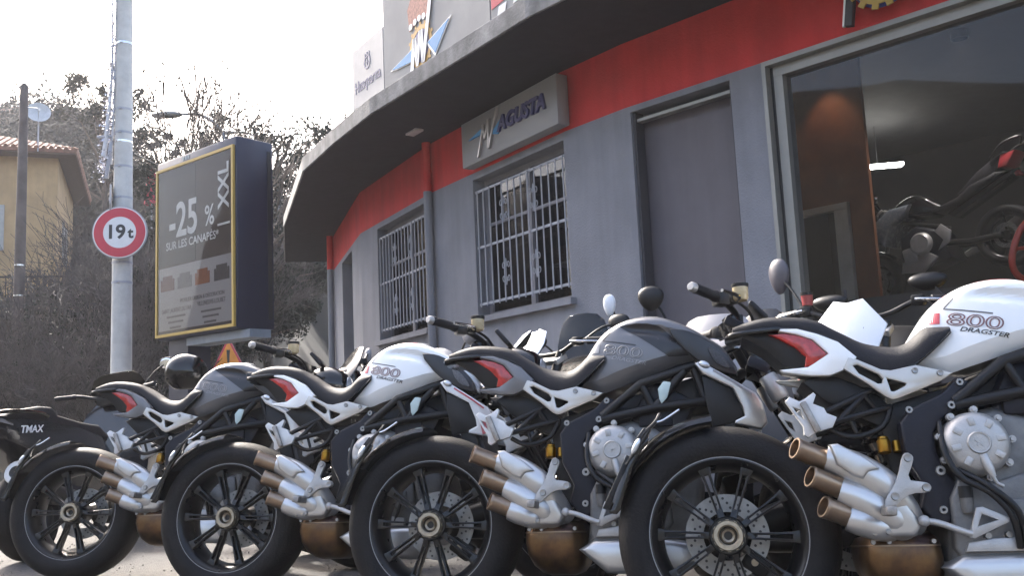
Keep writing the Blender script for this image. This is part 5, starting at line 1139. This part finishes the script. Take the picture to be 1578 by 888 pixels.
    m = MB(); m.lathe([(.035, .0), (.064, .0), (.066, .012), (.066, .06), (.062, .065), (.035, .065)], (-.365, -.23, .494), (-.33, 0, .14), 20, True); P('exhaust_cap', m, SATIN, ex)
    m = MB(); m.tube([(.30, .13, .30), (0, .12, .27)], .045, 10); m.box((.42, 0, .34), (.34, .26, .16), bev=.03); P('engine', m, CASTD)
    for mm in mirrors: mirror_on(t, *mm)
    return t
sD = scooter('scooter with a tall smoked windscreen against the grey wall, behind the grey motorcycle', TMAXB, .42, .17, SCREEN, [((1.10, .25, 1.05), (1.12, .13, 1.33), (.04, .025, .07), (-1, .0, 0), WPL), ((1.10, -.25, 1.05), (1.14, -.36, 1.13), (.075, .03, .05), (-1, .2, 0), BLK)], scr_tilt=.25)
place(sD, (.40, 5.62), (-.42, -.91), 1.30)
sF = scooter('white scooter whose pale windscreen edge shows behind the farther white motorcycle tank', WPL, .34, .24, GPL, [((1.10, .25, 1.05), (1.12, .38, 1.17), (.075, .035, .05), (-1, .2, 0), GPL)], shieldm=WPL, scr_tilt=.72)
place(sF, (-.66, 5.75), (-.70, -.71), 1.30)
sB = scooter('grey scooter with a pointed silver screen behind the graphite motorcycle tank', GPL, .22, .16, GPL, [((1.10, -.25, 1.05), (1.12, -.33, 1.20), (.06, .035, .06), (-1, -.2, 0), BLK)], scr_tilt=.6, scr_z=.90)
place(sB, (.86, 4.05), (-.45, -.89), 1.30)
def scrG(P):
    sheet([(-.15, 0), (-.14, .14), (-.07, .25), (0, .26), (.07, .25), (.14, .14), (.15, 0)], .008, (1.335, 0, .92), .60, BLKG, P, 'fly_screen', 1.6, .0, sm=1)
bG = street_bike('black motorcycle with a dark fly screen and folded mirror behind the nearest tail light', BLKG, scrG, [((1.03, .24, 1.06), (1.05, .26, 1.14), (.085, .035, .04), (-.9, .1, 0), BLK)], .34, 1.04)
place(bG, (1.14, 4.35), (-.60, -.80), 1.28)
def scrR(P):
    sheet([(-.16, 0), (-.15, .14), (-.08, .28), (0, .30), (.08, .28), (.15, .14), (.16, 0)], .010, (1.34, 0, .92), .60, YELP, P, 'fly_screen', 1.6, .0, sm=1)
bR = street_bike('motorcycle with a yellow screen and black teardrop mirror in front of the display window', BLKG, scrR, [((1.03, .24, 1.06), (.98, .34, 1.24), (.085, .04, .045), (-.9, .1, 0), BLK), ((1.03, -.24, 1.06), (.98, -.36, 1.22), (.085, .04, .045), (-.9, -.1, 0), BLK)], .36, 1.04, None, YELP)
place(bR, (2.06, 3.92), (-.62, -.78), 1.24)
# maxi scooter at the left, seen from behind, with a helmet on its bars
tm = scooter('black maxi scooter seen from behind at the left edge, white lettering on its flank', TMAXB, .34, .22, SCREEN, [((1.10, -.25, 1.05), (1.16, -.40, 1.18), (.06, .03, .045), (-1, 0, 0), BLK)], big=True, scr_tilt=.45)
h = Vector((.10, .995, 0)).normalized(); tm.scale = (.95,)*3; tm.location = (-2.78, 5.42, 0); tm.rotation_euler = (R(-6), 0, math.atan2(h.y, h.x))
q = text_mb('TMAX', .06, bold=.001, extrude=.001, shear=.3, xs=1.25); q.v = [Vector((v.x-.17, -.1815-.0-v.z-.02*(v.x), .757+v.y)) for v in q.v]
ob('lettering', q, WHITE, tm, 0)
hp = tm.location+h*1.06+Vector((h.y, -h.x, 0))*.42
hm = empty('helmet', (hp.x, hp.y, .95), (0, 0, R(40)), label='glossy black full face helmet resting on the scooter handlebar', cat='helmet')
m = MB(); m.ball((0, 0, .13), (.145, .12, .13), 28, 18); m.v = [Vector((v.x+(.03 if v.z < .1 and v.x > 0 else 0)*min(1, (.1-v.z)*12), v.y, max(v.z, .015))) for v in m.v]; ob('shell', m, BLKG, hm, 50)
m = MB(); rg = []
for k in range(11):
    a = R(-62+12.4*k); rg.append([Vector((math.cos(a)*r*1.16, math.sin(a)*r, z)) for r, z in ((.1275, .095), (.1285, .13), (.1245, .165), (.119, .165), (.122, .13), (.121, .095))])
m.loft(rg); ob('visor', m, SCREEN, hm, 50)
m = MB(); m.box((.155, 0, .06), (.03, .10, .02), bev=.006); ob('chin_vent', m, BLK, hm)
# showroom motorcycle on a plinth behind the glass
pl_ = MB(); F0.box(pl_, .9, 4.4, .34, 1.445, -3.4, -.9); pk = ob('display_plinth', pl_, M('plinth_dark', (.05, .05, .05), .6), ang=0); tag(pk, 'dark display plinth behind the shop window', 'plinth')
def scrS(P):
    sheet([(-.12, 0), (-.12, .10), (-.05, .20), (.05, .20), (.12, .10), (.12, 0)], .008, (1.33, 0, .94), .8, BLKG, P, 'fly_screen', 1.6, .0, sm=1)
    m = MB(); m.plate([(.72, .90), (.95, .93), (1.12, .86), (1.22, .70), (1.10, .58), (.98, .76), (.80, .80)], -.24, .24, bev=.03, seg=3); P('side_fairing', m, M('showroom_paint', (.16, .18, .21), .25, coat=.4))
    m = MB(); m.plate([(-.32, 1.0), (-.22, 1.06), (.05, .98), (.30, .84), (.20, .78), (-.05, .86)], -.12, .12, bev=.03); P('tail_hump', m, SEATM)
    m = MB(); m.plate([(-.34, 1.02), (-.20, 1.03), (-.14, .92), (-.22, .90)], -.125, .125, bev=.01); P('rear_lamp', m, REDD)
    m = MB(); m.tube([(-.10, -.13, 1.03), (-.25, -.14, 1.12), (-.42, -.13, 1.12), (-.40, -.12, 1.05)], .012, 8, sm=4); m.mir(); P('grab_rail', m, BLK)
    m = MB(); m.plate([(.62, .30), (.70, .38), (.98, .36), (1.02, .26), (.80, .20)], .16, .20, bev=.01); P('sump_guard', m, SATIN)
    m = MB(); m.lathe([(0, -.03), (.09, -.03), (.11, -.01), (.115, .02), (0, .02)], (.74, .20, .48), (0, -1, 0), 28); m.box((.88, .185, .40), (.14, .05, .16), bev=.015); P('engine_cover', m, CAST)
    m = MB(); m.plate([(.42, .50), (.50, .60), (.58, .55), (.52, .44), (.60, .36), (.46, .40)], .17, .19, bev=.004); P('footrest_plate', m, CAST)
bS = street_bike('dark touring motorcycle on show behind the glass, red tail lamp raised', BLKG, scrS, [], .36, 1.05)
bS['group'] = 'showroom motorcycles'
h = Vector((-.62, .78, 0)).normalized(); bS.scale = (.86,)*3; bS.location = Vector((3.35, 8.4, 1.70))-h*1.4*.84; bS.rotation_euler = (0, R(11), math.atan2(h.y, h.x))
# red framed stand, ceiling lights and one added spot in the showroom
rs = empty('paddock_stand', F0.w(2.62, 1.45, -.75), label='bent red tubular stand behind the glass at the right edge', cat='stand')
m = MB(); m.tube([(.14, 0, .42), (.02, .02, .30), (-.05, .03, .10), (.02, .05, -.02), (.22, .05, -.04), (.4, .04, .06)], .022, 12, sm=5); m.tube([(-.03, .02, .18), (.3, .03, .2)], .013, 8); ob('frame', m, M('red_tube', (.45, .04, .02), .35), rs)
m = MB(); m.box((.25, 0, -.6), (.5, .3, 1.0)); ob('base', m, DARKIN, rs)
lt = empty('ceiling_light', (4.05, 10.0, 3.2), label='white strip light glowing at the back of the showroom', cat='light')
m = MB(); m.box((0, 0, 0), (.52, .12, .03), rot=('Z', R(-10)), bev=.006); ob('diffuser', m, M('strip_glow', (.9, .88, .78), .5, emit=16.0), lt)
m = MB(); m.tube([(0, 0, .02), (0, 0, .45)], .004, 6); ob('hanger', m, BLACKP, lt)
sl = empty('spot_lamp', F0.w(.95, 3.60, -1.45), label='small ceiling spot lighting the wood panel behind the glass', cat='light')
m = MB(); m.lathe([(.02, .05), (.045, .04), (.05, -.03), (.045, -.03), (.04, .03), (.02, .04)], (0, 0, 0), (0, 0, 1), 16, True); ob('housing', m, BLK, sl)
ld = bpy.data.lights.new('spot', 'SPOT'); ld.energy = 2.8; ld.color = (1, .62, .32); ld.spot_size = R(75); ld.spot_blend = .8; ld.shadow_soft_size = .03
lo = bpy.data.objects.new('spot', ld); COL.objects.link(lo); lo.parent = sl; lo.location = (0, 0, -.04); d_ = (-F0.n*.33+Vector((0, 0, -1))); lo.rotation_euler = (-d_).to_track_quat('Z', 'Y').to_euler()
added_spot = empty('spot_lamp', (3.75, 7.35, 3.60), label='added ceiling spot brightening the show motorcycle behind the glass', cat='light')  # spot and housing added only to brighten the show motorcycle
m = MB(); m.lathe([(.03, .05), (.065, .04), (.07, -.03), (.06, -.03), (.055, .03), (.03, .04)], (0, 0, 0), (0, 0, 1), 16, True); ob('housing', m, BLK, added_spot)
ld2 = bpy.data.lights.new('spot', 'SPOT'); ld2.energy = 38; ld2.color = (1, .93, .84); ld2.spot_size = R(110); ld2.spot_blend = .7; ld2.shadow_soft_size = .05
lo2 = bpy.data.objects.new('spot', ld2); COL.objects.link(lo2); lo2.parent = added_spot; lo2.location = (0, 0, -.04)
